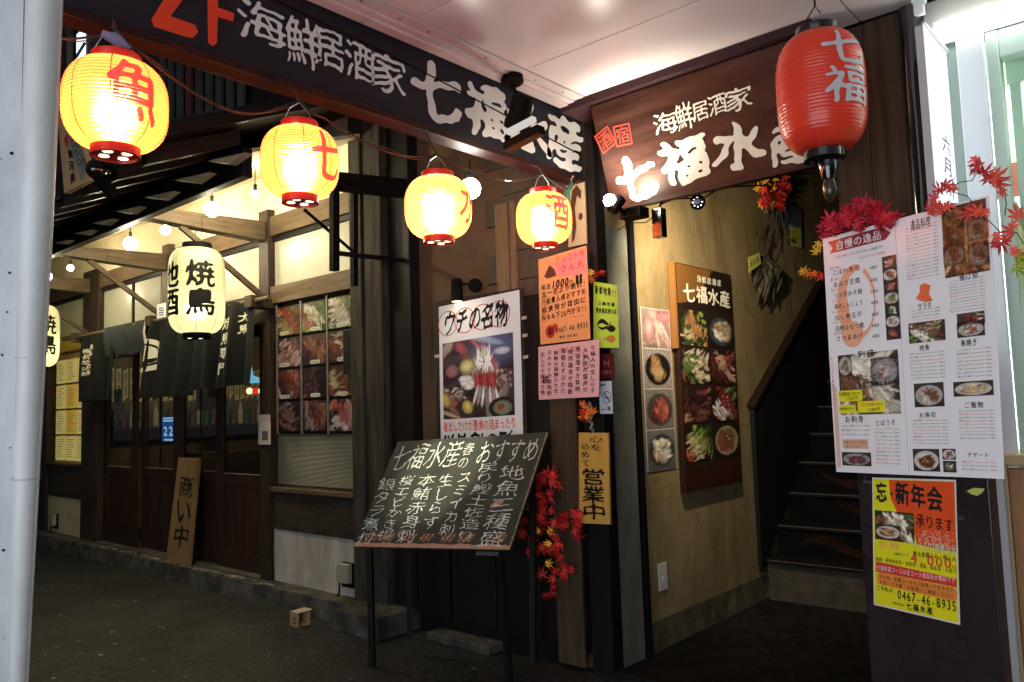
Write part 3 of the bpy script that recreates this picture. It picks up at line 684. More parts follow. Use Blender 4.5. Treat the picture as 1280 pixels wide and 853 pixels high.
SHELL = shell_mat('glowing orange lantern paper', (1, .24, .07), (1, .62, .28), .62, .56, (1, .18, .04), .34)
SHELLY = shell_mat('pale green yellow lantern paper', (.74, .73, .50), (.82, .80, .58), .3, .5, (.78, .77, .52), .10)
MAUVE = ink_mat('mauve red ink on lit paper', (.50, .13, .20))
LX = -2.70
lan = []
for (px, py), dia, ang, ch, lab, pw in (
        ((145, 133), 122, 19, '魚', 'largest glowing round lantern, nearest the grey pole, with the character for fish', 26),
        ((375, 204), 96, 44, '七', 'glowing round lantern second from the grey pole, with one cross-shaped character at its right side', 27),
        ((548, 260), 84, 68, '水', 'glowing round lantern beside the bare white bulb, its writing turned away to the right', 62),
        ((680, 274), 70, 32, '酒', 'smallest glowing round lantern, last under the fascia beside the corner pillar', 40)):
    c = P(px, py, 'x', LX); dep = (c-EYE)@FW; Rr = dia*dep/FPX/2*.985
    lan.append((lantern('round_lantern', lab, 'lantern', c, Rr, Rr*.47, Rr*1.80, 24, SHELL, REDC, ((ch, ang, Rr*1.0, -Rr*.62, Rr*.72, MAUVE, .034, .008),), 'round paper lanterns hung along the fascia'), c, Rr))
    lamp('lantern_bulb', 'POINT', c+V(0, 0, -Rr*.12), pw*.72, (1, .70, .38), .035)
    for s in (-1, 1):   # wire bail
        part('bail_wire', G().tube([c+V(0, s*Rr*.45, Rr*.9+.03), c+V(0, s*Rr*.30, Rr*.9+.08), c+V(0, 0, Rr*.9+.115)], .002, 5), WIREW, lan[-1][0])
# supply cable looping from lantern to lantern
pts = []; hooks = [c+V(0, 0, Rr*.9+.118) for _, c, Rr in lan]; hooks = [V(LX-.03, .30, 3.0)]+hooks+[V(LX-.08, 3.86, 2.98)]
for a, b in zip(hooks[:-1], hooks[1:]):
    n = 14
    for i in range(n):
        t = i/n; pts.append(a*(1-t)+b*t+V(.02*math.sin(t*6), 0, (-.55 if len(pts) < 30 else -.30)*t*(1-t)+(.16*max(0, t-.75)+.16*max(0, .18-t) if False else 0)))
pts.append(hooks[-1])
cb = thing('lantern_cable', 'grey brown cable sagging from lantern to lantern under the fascia', 'cable', (LX, 2, 2.8))
part('cable', G().tube(pts, .0042, 6), WIRE, cb)
part('cable', G().tube([p+V(.012*math.sin(i*.9), .0, .012*math.cos(i*.7)) for i, p in enumerate(pts)], .0022, 5), WIRE, cb)
for h in hooks[1:-1]:
    part('hanger', G().tube([h, h+V(-.03, .0, .05), V(FX, h[1]+.03, 2.98)], .004, 5), WIRE, cb)
    for j in range(0): part('cable_tie', G().tube([h+V(0, -.05+.03*j, .0), h+V(.01, -.03+.03*j, .025), h+V(.0, -.04+.03*j, .05)], .003, 4), WIREW, cb)
h = P(144, 48, 'x', LX)
part('tape_wrap', G().tube([P(128, 42, 'x', LX), P(146, 50, 'x', LX), P(162, 60, 'x', LX)], [.012, .022, .010], 9), mat('violet tape', (.30, .26, .42), .5), cb)

# big unlit red lantern
cR = P(1026, 117, 'y', 3.3)
rl = lantern('red_lantern', 'large unlit red lantern with black caps and grey writing hanging at the entrance', 'lantern', cR, .177, .082, .50, 34, REDL, BLACKP,
             (('七福', 37, .20, -.115, .215, mat('silver grey writing', (.52, .50, .54), .5), .02, .015),), rip=.0011, capH=.035, p=3.6, e=.62, wires=0, hole=False)
part('hook', G().tube([cR+V(-.03, 0, .285), cR+V(-.035, 0, .34), cR+V(0, 0, .385), cR+V(.02, 0, .345)], .003, 6), BLACKM, rl)
part('hook', G().tube([cR+V(.0, 0, .38), V(cR[0], cR[1], 3.41)], .004, 6), BLACKM, rl)
# dark glass ornament below it
go = thing('glass_float', 'dark gloss bottle-shaped ornament hanging below the red lantern', 'ornament', cR+V(0, .1, -.50))
part('neck', G().lathe([(.036, -.28), (.040, -.30), (.034, -.34), (.026, -.37)], cR+V(.01, .0, 0), 20), BLACKP, go)
part('body', G().lathe([(.020, -.37), (.028, -.39), (.030, -.42), (.022, -.45), (.006, -.47)], cR+V(.012, 0, 0), 20), mat('amber black glass', (.010, .008, .004), .2, (.06, .045, .02), 18), go)

# bare bulb between lanterns, and its holder
cb_ = P(588, 236, 'x', -2.83); cb_ = P(588, 236, 'x', -3.0)
bl = thing('bare_bulb', 'bright bare white bulb between the third and fourth round lanterns', 'bulb', cb_)
part('glass', G().ball(cb_, .058, 20), emis('bright white bulb', (1, .93, .80), 95), bl)
part('socket', G().tube([cb_+V(0, 0, .052), cb_+V(0, 0, .10)], .018, 12), BLACKM, bl)
part('stem', G().tube([cb_+V(0, 0, .09), V(cb_[0], cb_[1], 2.99)], .004, 6), BLACKM, bl)

# ceiling spotlight in front of the fascia
def spot_thing(name, label, base, head, target, r, L, m=BLACKM, energy=60, color=(1, .88, .68), angle=70, lens=12, plate=None, ahead=.01):
    t = thing(name, label, 'spotlight', base); d = nrm(np.array(target)-head)
    if plate is not None: part('mount', G().lathe([(.06, 0), (.064, -.035), (.05, -.05), (.02, -.055)], plate, 24), m, t)
    part('arm', G().tube([base, (base+head)/2+V(.01, 0, 0), head], .012, 8), m, t)
    part('housing', G().lathe([(r*.55, -L*.5), (r*.8, -L*.45), (r*.85, L*.1), (r, L*.3), (r, L*.5), (r*.92, L*.5), (r*.9, L*.42)], head, 28, d), m, t)
    part('lens', G().lathe([(.001, L*.43), (r*.9, L*.43)], head, 24, d), emis('spot lens %g' % lens, (1, .9, .72), lens), t)
    lamp('spot_beam', 'SPOT', head+d*(L*.5+ahead), energy, color, r*.5, target, angle, .7); return t
b0 = P(640, 96, 'z', 3.40); hd = P(650, 140, 'y', 3.02)
t = spot_thing('ceiling_spotlight', 'black cylindrical spotlight on the ceiling in front of the fascia lettering', b0+V(0, 0, -.05), hd, (-3.66, 3.52, 1.24),     .070, .17, plate=V(b0[0], b0[1], 3.405), energy=480, angle=19, ahead=.20)
part('glass_strip', G().bar(P(635, 166, 'y', 2.96), P(668, 149, 'y', 2.96), .03, .026), emis('spot glass strip', (1, .95, .88), .5), t)
part('hood', G().bar(P(633, 185, 'y', 2.93), P(677, 162, 'y', 2.93), .06, .045), BLACKM, t, bevel=.006)
0 and part('side_arm', G().bar(P(622, 108, 'y', 3.0), P(634, 170, 'y', 2.97), .03, .05), BLACKM, t, bevel=.004)
# bright clamp lamp at the foot of the brown sign
hd = P(769, 256, 'y', 3.70)
t = spot_thing('clamp_spotlight', 'small dazzling clamp spotlight shining on the lower left of the brown sign', hd+V(-.02, .15, -.05), hd, (-2.36, 3.86, 3.02), .045, .09, energy=26, angle=120, lens=60)
part('glass_dome', G().ball(hd+V(-.012, -.035, .02), .036, 18), emis('clamp lamp glass', (1, .93, .8), 70), t)
lamp('clamp_spill', 'POINT', hd+V(0, -.09, .07), 6.5, (1, .88, .7), .04)
part('clamp', G().box(hd[0]-.04, hd[0]+.10, 3.80, 3.90, 2.66, 2.72), BLACKM, t, bevel=.004)
# black bracket with boxy lamp under the brown sign
q = P(824, 276, 'y', 3.93)
t = thing('box_lamp', 'black box-shaped lamp hanging below the brown sign beside the downpipe', 'lamp', q)
part('housing', G().box(q[0]-.032, q[0]+.032, 3.90, 3.96, q[2]-.10, q[2]+.07), BLACKP, t, bevel=.004)
part('bracket', G().tube([q+V(0, 0, .07), q+V(.02, 0, .10), q+V(.06, .02, .16)], .006, 6), BLACKM, t)
part('cable', G().tube([q+V(.0, 0, .05), q+V(-.10, .02, .01), q+V(-.22, .03, .03), q+V(-.30, .02, .0)], .003, 5), BLACKM, t)
# round LED spot
hd = P(872, 253, 'y', 4.10)
t = thing('round_spotlight', 'small round black spotlight with a ring of LED dots under the brown sign', 'spotlight', hd)
dd = nrm(V(-2.3, 5.2, .9)-hd); fd = nrm(EYE-hd)
part('housing', G().lathe([(.022, -.05), (.04, -.04), (.045, .0), (.038, .004), (.001, .002)], hd, 22, fd), BLACKP, t)
a = nrm(np.cross(fd, (0, 0, 1))); b = np.cross(a, fd)
for k_ in range(8): part('led_dot', G().lathe([(.001, .006), (.004, .005)], hd+(a*math.cos(k_*.785)+b*math.sin(k_*.785))*.026, 8, fd), emis('led dot', (1, 1, 1), 3), t)
part('stem', G().tube([hd, hd+V(0, .03, .06), hd+V(0, .02, .20)], .007, 6), BLACKM, t)
lamp('entrance_beam', 'SPOT', hd+V(.05, .08, -.02), 130, (1, .84, .58), .03, (-2.76, 5.3, 2.15), 128, .9)
# twig-like cable along the sign's lower edge
tw = single('cable_run', G().tube([V(-2.30+.09*i, 3.97+.01*math.sin(i*2.1), 2.745+.018*math.sin(i*1.7)+.01*math.sin(i*3.3)) for i in range(12)], .005, 5), BLACKM, 'tangled thin black cable running along the lower edge of the brown sign', 'cable')

# black clip lamps above the poster board
h1 = P(571, 362, 'y', 3.86)
t = thing('clip_lamp', 'black cylindrical clip lamp and its round base above the poster of the sashimi platter', 'spotlight', h1)
part('housing', G().tube([h1+V(0, 0, .075), h1+V(.0, 0, .055), h1+V(0, 0, -.085)], [.03, .042, .042], 20), BLACKM, t)
part('lens', G().lathe([(.001, 0), (.038, 0)], h1+V(0, 0, -.086), 20, (0, 0, -1)), emis('clip lamp lens', (1, .9, .7), 4), t)
part('round_base', G().lathe([(.045, -.02), (.05, .0), (.045, .02), (.01, .025)], P(594, 357, 'y', 3.88), 20, (.3, -1, 0)), BLACKM, t)
part('arm', G().tube([h1+V(.03, 0, .03), h1+V(.08, .02, .03), P(594, 357, 'y', 3.90)], .009, 6), BLACKM, t)
lamp('clip_beam', 'SPOT', h1+V(0.05, -.30, .10), 5, (1, .85, .66), .03, (h1[0]+.12, 3.95, h1[2]-.6), 90, .9)

# ================================================================== POSTERS ON THE STREET SIDE
def posterbase(name, label, q, m, t=.0015, nx=8, ny=8, cat='poster', group=None):
    th = thing(name, label, cat, (q.c[2]+q.c[3])/2, group); part('sheet', sheet(q, t, nx, ny), m, th); return th
YB = 3.895
q = qrect([(545, 379), (657, 358), (657, 545), (547, 552)], 'y', YB)
q.c[3][2] = q.c[2][2] = 1.28
frame = thing('poster_frame', 'dark wooden backing board behind the sashimi platter poster', 'board', (q.c[3]+q.c[2])/2)
part('board', sheet(q, .012, 1, 1), DARKWOOD, frame)
q = qpx([(548.5, 384), (649, 362.5), (654, 548), (551.5, 552)], 'y', YB-.016, .003)
q.c[3] = q.c[3]+(q.c[3]-q.c[0])*.10; q.c[2] = q.c[2]+(q.c[2]-q.c[1])*.10
po = posterbase('platter_poster', 'white poster with bold brush writing and a photo of a sashimi boat, behind the chalkboard', q, PAPER)
def platter(nx=64, ny=72):
    c, ell = food(5, 'dark', nx, ny, None, '4a3a48', 1., 60, .16); ny, nx = c.shape[0]-1, c.shape[1]-1; A, B = np.meshgrid(np.linspace(0, 1, nx+1), np.linspace(0, 1, ny+1)); r = np.random.RandomState(4)
    def put(x, y, rx, ry, an, col, soft=5, sh=.5):
        nonlocal c
        e = ell(x, y, rx, ry, R(an)); mk = np.clip((1-e)*soft, 0, 1)[..., None]; c = c*(1-mk)+np.array(lin(col))*(1.2-sh*np.clip(e, 0, 1))[..., None]*mk
    put(.75, .86, .42, .30, 0, '4a5580', 2); put(.62, .97, .3, .05, -18, '8fa0c8'); put(.85, .80, .12, .05, 0, 'b8c0d8'); put(.28, .90, .12, .07, -40, 'a04048'); put(.50, .92, .14, .022, -42, 'c05048', 8); put(.66, .80, .2, .022, -58, 'b8585a', 8); put(.74, .66, .1, .016, -80, 'b04a48', 8)
    for i in range(44):
        an = r.uniform(-80, 80); put(.60+r.uniform(-.10, .10), .72+r.uniform(-.1, .1), .008, .10, an*.35, 'f0e8e8', 6, .2)
    put(.60, .80, .07, .05, 20, 'c8d0b0', 3)
    put(.36, .66, .12, .10, 10, 'b8b050'); put(.36, .66, .09, .07, 10, 'dcd48c'); put(.14, .62, .11, .10, 0, '9c6470', 3)
    for x, y in ((.36, .50), (.40, .44), (.33, .45), (.38, .40), (.31, .50)): put(x, y, .08, .05, 0, 'ece4e0', 4)
    for i in range(9): put(.48+i*.034, .46-.01*(i % 2), .025, .12, 8, ['b01c30', 'c82a3c', '8c1626'][i % 3], 4)
    for i in range(7): put(.48+i*.05, .28-.01*i, .022, .15, -18+i*5, ['e0dcd8', 'a8a0a0', 'f0f0ee', '8c8084'][i % 4], 5)
    for i in range(26): put(.18+r.uniform(-.14, .14), .30+r.uniform(-.06, .1), .05, .02, r.uniform(-40, 40), ['b89c8c', '806058', 'd0b8a8'][i % 3], 3)
    put(.36, .14, .08, .10, 30, 'c8b030'); put(.36, .15, .05, .07, 30, 'e0cc58'); put(.04, .25, .06, .10, 20, 'd0b428'); put(.1, .06, .2, .03, -20, 'c0a070', 5)
    for i in range(34): put(.86+r.uniform(-.1, .1), .46+r.uniform(-.12, .12), .03, .02, r.uniform(0, 180), ['a89088', '6a4a4c', 'c8b4a8', '7c2c34'][i % 4], 3)
    put(.84, .10, .20, .14, 0, '1c1a1a', 8); put(.84, .10, .14, .10, 0, '7c8c70', 4); put(.82, .11, .06, .05, 0, 'a03c34', 3)
    return np.clip(c*(1+.12*r.randn(ny+1, nx+1, 1)), 0, 1)
photo_part('photograph', q, (.045, .235, .915, .745), platter(), po)
Z = .09/1.10
part('brush_lettering', text(q, 'ウチの名物', .05, .79, .86, .965, bold=.035, res=2, brush=.03, d=.003, slant=.15, tight=False, gap=-.02), INK, po)
g = G()
for a in (.12, .34, .56, .76): oval(q, a, .875+.0*a, .13, .085, .0025, 30, g, .07)
part('red_ring', g, RINK, po)
part('red_lettering', text(q, '後出しだけが豊漁の詰まったり', .04, .15, .93, .225, bold=.03, res=1, brush=.03, d=.003, gap=.0), OINK, po)
part('brush_lettering', text(q, '以外刻の彩', .03, .02, .9, .145, bold=.06, res=1, brush=.03, d=.003, gap=.0), INK, po)
for px, py in ((655, 398), (656, 420), (657, 447), (546, 446)):
    part('tape_piece', G().slab([P(px-3, py-2, 'y', YB-.014), P(px+3, py-3, 'y', YB-.014), P(px+3, py+1, 'y', YB-.014), P(px-3, py+2, 'y', YB-.014)], V(0, -1, 0), .001), mat('tape', (.5, .42, .38), .4), frame)

q = qpx([(673, 325), (733, 307), (738, 424), (676, 431)], 'y', 3.865, .004)
op = posterbase('orange_handbill', 'orange handwritten price bill taped above the pink sheet on the ribbed post', q, ORANGEP)
part('pink_corner', poly(q, [(.12, .985), (.985, .985), (.985, .69), (.42, .74), (.35, .86)], .002), HPINKP, op)
part('red_lettering', text(q, 'アリスト市', .36, .88, .97, .975, bold=.02, brush=.02, d=.004), RINK, op)
part('red_lettering', text(q, 'さん丸', .45, .77, .95, .87, bold=.02, brush=.02, d=.004), RINK, op)
g = G(); text(q, '1000', .26, .615, .62, .73, bold=.04, brush=.01, d=.004, g=g, slant=.2, gap=0); text(q, '順送', .04, .62, .26, .70, g=g, brush=.02, d=.004); text(q, '円', .63, .62, .72, .68, g=g, d=.004)
for i, s in enumerate(('五一名より晩酌!', '万能量人様おすすめ', '飲食発が自由に', '料もも下20円から!!')):
    text(q, s, .05, .53-i*.09, .96, .615-i*.09, bold=.025, brush=.03, d=.004, g=g, rise=.04)
text(q, '0467-46-8935', .34, .10, .97, .19, bold=.01, d=.004, g=g, brush=.01, rise=.03); text(q, '鎌倉 御中通り', .40, .04, .78, .08, d=.004, g=g)
text(q, '酔宴', .76, .60, .90, .72, bold=.08, d=.004, g=g)
part('black_lettering', g, INK, op, kind='stuff')
g = G(); [rect(q, .05, .530-i*.09, .9, .536-i*.09, .003, g) for i in range(4)]; rect(q, .3, .60, .72, .608, .003, g)
part('underlines', g, OINK, op)
g = oval(q, .22, .135, .10, .075, .003, 20); oval(q, .32, .17, .06, .05, .0032, 16, g); part('red_blot', g, RINK, op)
g = G(); poly(q, [(.12, .78), (.24, .90), (.34, .84), (.38, .76), (.2, .75)], .003, g); part('ink_crab', g, mat('brown ink', (.10, .03, .02), .6), op)
part('ink_lettering', text(q, '献', .17, .08, .30, .20, d=.0045, bold=.03), INK, op)

q = qpx([(673, 434), (749, 424.5), (748.5, 496), (674, 500)], 'y', 3.868, .005)
pp_ = posterbase('pink_menu_sheet', 'pale pink sheet of vertical handwriting pinned below the orange handbill', q, PINKP)
g = G()
for i, s in enumerate(('七福人の生しらす', '大刺身の盛合せ', '雨宿塩辛き貝焼', '焼肉盛合せ御飯', '海胆むすびかけ', '新鮮な真鯵たたき', 'スルメイカ地焼酎', '生しらす銀タラ煮')):
    a = .95-i*.118; text(q, s, a-.095, .06+.02*(i % 3), a, .93-.03*(i % 2), 'v', bold=.02, brush=.03, d=.004, g=g)
text(q, '銀', .06, .28, .20, .46, bold=.03, d=.005, g=g); oval(q, .80, .62, .06, .11, .004, 22, g, .1)
part('handwriting', g, mat('dark handwriting', (.05, .015, .02), .5), pp_)
part('red_handwriting', text(q, '限定数量', .35, .82, .72, .95, brush=.02, d=.003), mat('faint red writing', (.75, .15, .18), .5), pp_)

q = qpx([(742, 352), (772, 357), (774, 435), (742, 435)], 'y', 3.938)
gp = posterbase('green_handbill', 'lime green handbill with two drawn fish on the black corner pillar', q, GREENP)
g = G(); text(q, '新鮮地魚!!', .06, .80, .95, .96, bold=.05, d=.003, g=g); text(q, '三崎市場', .18, .64, .88, .72, bold=.04, d=.003, g=g); text(q, '買参権取得の店', .10, .52, .95, .62, bold=.04, d=.003, g=g)
def fish(cx, cy, w, h, fl=1, g=None, d=.003):
    g = g or G(); t = np.linspace(0, 1, 12); top = [(cx+fl*w*(u-.5), cy+h*math.sin(math.pi*u**.8)*.5) for u in t]; bot = [(cx+fl*w*(u-.5), cy-h*math.sin(math.pi*u**.8)*.5) for u in t[::-1]]
    pts = (top+[(cx+fl*w*.66, cy+h*.4), (cx+fl*w*.60, cy), (cx+fl*w*.66, cy-h*.4)]+bot); 
    if fl < 0: pts = pts[::-1]
    return poly(q, pts, d, g)
fish(.40, .36, .5, .17, 1, g); fish(.70, .30, .4, .11, -1, g)
part('black_print', g, INK, gp, kind='stuff'); part('orange_fish', fish(.68, .14, .42, .12, -1, d=.0035), mat('orange brown ink', (.55, .20, .03), .5), gp)
g = fish(.38, .345, .36, .06, 1, d=.004); part('pale_belly', g, GREENP, gp)

q = qrect([(750, 441), (768, 444), (768, 474), (750, 473)], 'y', 3.938)
pl = posterbase('maroon_plaque', 'small maroon plaque on the pillar between the green bill and the no smoking sticker', q, mat('maroon plaque', (.08, .015, .015), .4), .004)
g = G(); text(q, 'H', .3, .45, .7, .85, d=.006, g=g); text(q, '加盟店', .15, .15, .85, .35, d=.006, g=g); part('lettering', g, mat('dim rose letters', (.28, .12, .11), .5), pl)
q = qrect([(749, 477), (765, 476), (766, 517), (750, 518)], 'y', 3.938)
ns = posterbase('smoking_sticker', 'white sticker with a no smoking ring on the black corner pillar', q, mat('pale blue white sticker', (.55, .62, .68), .4), .002)
g = oval(q, .60, .50, .34, .19, .003, 24, th=.14); poly(q, [(.38, .62), (.44, .66), (.82, .38), (.76, .34)], .003, g); rect(q, .10, .86, .55, .91, .003, g); rect(q, .38, .47, .80, .51, .003, g); rect(q, .1, .12, .45, .15, .003, g); rect(q, .6, .10, .85, .22, .003, g)
part('symbol', g, mat('slate ink', (.10, .14, .20), .5), ns)

# hanging wooden plaque
q = Q(P(723, 541, 'y', 3.84), P(760, 541.5, 'y', 3.84), P(762.5, 656, 'y', 3.84), P(724, 654.5, 'y', 3.84))
wp = thing('wooden_plaque', 'ochre wooden plaque with black vertical brush writing hanging by a chain', 'sign', (q.c[2]+q.c[3])/2)
part('board', G().slab(q.c, q.n, .018), OCHRE, wp, bevel=.003)
g = G(); text(q, '心を', .36, .79, .88, .98, 'v', bold=.01, brush=.025, d=.002, g=g, slant=-.2, res=2); text(q, '込めて', .06, .62, .42, .90, 'v', bold=.02, brush=.02, d=.002, g=g, res=2); text(q, '営業中', .12, .04, .86, .61, 'v', bold=.035, brush=.02, d=.002, g=g, res=3, gap=.02, tight=True)
part('brush_lettering', g, INK, wp)
top = (q.c[0]+q.c[1])/2
for i in range(9):
    cc = top+V(-.012*(i % 2)+.012*i*.3-.05*(i/9), .0, .012+.020*i); part('chain_link', G().tube([cc+V(.006*math.cos(t), .004*math.sin(t) if i % 2 else 0, .012*math.sin(t)) for t in np.linspace(0, 6.28, 9)], .002, 4, False), WIREW, wp)

# ================================================================== CHALKBOARD
k_ = 1.0
bbp = [V(-4.160, 3.529, 1.382), V(-3.024, 3.754, 1.434), V(-3.011, 3.356, .794), V(-4.147, 3.131, .742)]
q = Q(*bbp)
bb = thing('chalkboard_easel', 'tilted chalkboard menu on dark legs standing in front of the poster wall', 'chalkboard', (-3.6, 3.5, 0))
part('board', G().slab(q.c, q.n, .022), BOARD, bb, bevel=.003)
g = G()
for p0, p1 in (((0, 1), (1, 1)), ((1, 1), (1, 0))): a, b = q.pt(*p0, .002), q.pt(*p1, .002); g.tube([a, b], .0018, 5)
part('pale_edge', g, mat('rubbed board edge', (.16, .15, .13), .8), bb)
rs = np.random.RandomState(3); t = np.linspace(0, 1, 60)
g = G(); up = [q.pt(a, .028+.022*abs(math.sin(a*19+rs.rand()))*rs.rand()+.006, .0022) for a in t]; dn = [q.pt(a, .004, .0022) for a in t]
g.add(up+dn, [(60+i, 61+i, i+1, i) for i in range(59)])
up = [q.pt(1-.003-.006*rs.rand(), b, .0022) for b in t]; dn = [q.pt(.998, b, .0022) for b in t]; g.add(up+dn, [(i, 60+i, 61+i, i+1) for i in range(59)])
poly(q, [(.80, .36), (.82, .40), (.87, .41), (.87, .385), (.84, .35), (.81, .345)], .0022, g)
part('worn_paint', g, mat('orange brown worn paint', (.42, .22, .14), .8, (.28, .16, .11), 30), bb)
g = G()
text(q, '七福水産', .015, .70, .49, .97, bold=-.03, res=2, brush=.026, d=.0025, g=g, slant=.03, gap=-.02, rise=.05)
text(q, '春の', .495, .70, .565, .95, 'v', bold=-.03, brush=.02, d=.0025, g=g, res=2, gap=-.03)
text(q, 'おすすめ', .60, .73, .985, .97, bold=-.03, res=2, brush=.024, d=.0025, g=g, gap=-.02)
for s, a, w, b1, b0 in (('地魚三種盛', .80, .155, .72, .02), ('戻り鰹土佐造り', .655, .125, .76, .06), ('スミイカ刺', .535, .10, .68, .10), ('生しらす', .415, .105, .66, .16), ('本鮪赤身刺', .275, .125, .67, .04), ('桜エビかき揚', .145, .105, .66, .06), ('銀タラ煮付', .005, .125, .64, .02)):
    text(q, s, a, b0, a+w, b1, 'v', bold=-.03, res=2, brush=.038, d=.0025, g=g, slant=-.02, gap=-.01)
part('chalk_writing', g, CHALK, bb)
g = G()
for a, s in ((.055, '550'), (.165, '580'), (.31, '680'), (.42, '480'), (.555, '480'), (.67, '680'), (.86, '1280')): text(q, s, a, .05, a+.085, .15, bold=.0, brush=.02, d=.003, g=g, slant=.3)
part('price_writing', g, OCHALK, bb)
for a, dy in ((.08, .0), (.92, .0)):
    top = q.pt(a, .88, -.03)
    part('leg', G().bar(top, (top[0]+.03, 3.50 if a < .5 else 3.62, .105 if a < .5 else .10), .035, .035), BLACKWOOD, bb)
    part('leg', G().bar(q.pt(a, .06, -.03), (q.pt(a, .06)[0], 3.20 if a < .5 else 3.42, .0), .035, .035), BLACKWOOD, bb)
part('crossbar', G().bar(q.pt(.06, .06, -.05), q.pt(.94, .06, -.05), .03, .03), BLACKWOOD, bb)
part('price_card', G().slab([q.pt(.80, -.005, -.02), q.pt(.93, -.005, -.02), q.pt(.93, -.035, -.02), q.pt(.80, -.035, -.02)], q.n, .002), mat('grey card', (.08, .08, .075), .6), bb)

# ================================================================== TIMBER YAKITORI HOUSE ACROSS THE STREET SIDE
FY = 3.87
yk = thing('yakitori_house', 'old timber grill house with sliding doors, eaves and reeded glass transoms at the left', 'building', (-9, 4.2, .15))
def post(x0, x1, z0=.15, z1=3.45, m=DARKWOOD, y0=FY-.05, y1=FY+.12, parent=yk, name='post'): return part(name, G().box(x0, x1, y0, y1, z0, z1), m, parent, bevel=.006)
post(-12.3, -11.70); post(-10.50, -10.02); post(-6.395, -6.235, z1=3.45); post(-5.05, -4.90, m=GREYWOOD, z1=4.0); post(-4.895, -4.68, m=GREYWOOD, z1=4.0, y0=FY-.03)
post(-8.33, -8.18, z0=2.60, z1=3.45, m=BROWNWOOD)
# horizontal members
def beam(x0, x1, z0, z1, m=BROWNWOODX, y0=FY-.035, y1=FY+.10, name='beam'): return part(name, G().box(x0, x1, y0, y1, z0, z1), m, yk, bevel=.005)
beam(-10.02, -6.40, 2.42, 2.66, DARKWOODX); beam(-6.235, -5.05, 2.58, 2.74); beam(-11.70, -10.50, 2.50, 2.68, mat('mustard painted beam', (.42, .28, .02), .5, (.5, .34, .03), 4))
for a, b in ((-11.70, -10.50), (-10.02, -8.33), (-8.18, -6.395), (-6.235, -5.05)): beam(a, b, 3.20, 3.38)
part('upper_wall', G().box(-12.3, -4.9, FY+.02, FY+.12, 3.38, 4.2), CREAM, yk)
# reeded transoms
for a, b in ((-11.70, -10.50), (-10.02, -8.33), (-8.18, -6.395), (-6.235, -5.05)):
    w = part('transom_window', G().box(a, b, FY+.02, FY+.035, 2.70, 3.20), REED, yk)
    part('frame', G().box(a, b, FY-.01, FY+.05, 3.155, 3.198), BLACKWOOD, w); part('frame', G().box(a, b, FY-.01, FY+.05, 2.672 if a > -10.1 else 2.682, 2.70), DARKWOODX, w)
    if b-a > 1.5: part('frame', G().box((a+b)/2-.02, (a+b)/2+.02, FY+.0, FY+.05, 2.70, 3.155), DARKWOOD, w)
# window with food photographs, reeded lower pane, panels below
wf = part('photo_window', G().box(-6.235, -5.05, FY+.05, FY+.06, .97, 2.57), CUTOUT, yk)
part('lower_pane', G().box(-6.20, -5.07, FY+.015, FY+.028, .985, 1.425), REEDH, wf)
part('sill', G().box(-6.235, -5.05, FY-.05, FY+.10, .925, .965), BROWNWOODX, yk, bevel=.004)
part('lower_board', G().box(-6.235, -5.05, FY-.02, FY+.08, .60, .922), DARKWOODX, yk, bevel=.004)
part('wall_panel', G().box(-6.23, -5.05, FY-.01, FY+.08, .155, .597), WHITEP, yk)
kinds = ['fried', 'salad', 'noodle', 'pink', 'dark', 'meat', 'meat', 'dark', 'fried', 'dark', 'dark', 'sashimi']
for i in range(4):
    for j in range(3):
        x0 = -6.165+j*.375; z1 = 2.545-i*.279
        qq = Q(V(x0, FY+.0, z1), V(x0+.355, FY, z1), V(x0+.355, FY, z1-.265), V(x0, FY, z1-.265))
        p0 = part('photo_panel', sheet(qq, .004, 1, 1), CUTOUT, wf)
        cc, _ = food(40+i*3+j, kinds[i*3+j], 22, 22, None, '3a2c28', .5, 60, .16)
        photo_part('photograph', qq, (.02, .02, .98, .98), cc, wf, .0055)
        if i < 3:
            a = .12 if j == 0 else .35
            t = np.linspace(0, 6.28, 17)[:-1]; pts = [(a+.20+.20*np.sign(math.cos(u))*abs(math.cos(u))**.5, .10+.06*np.sign(math.sin(u))*abs(math.sin(u))**.5) for u in t]
            part('caption_label', poly(qq, pts, .007), mat('caption label', (.55, .55, .42), .5), wf)
            part('caption_text', text(qq, ['ねぎま串', '野菜焼き', 'つくね串'][i], a+.05, .065, a+.35, .13, bold=.02, d=.008), INK, wf)
for j in range(4): part('muntin', G().box(-6.178+j*.375, -6.166+j*.375+.006, FY-.012, FY+.0, 1.425, 2.57), mat('aluminium muntin', (.28, .27, .24), .35, metal=.5), wf)
part('hanging_bundle', G().box(-5.16, -5.06, FY-.04, FY-.012, 1.9, 2.25), BLACKWOOD, wf)
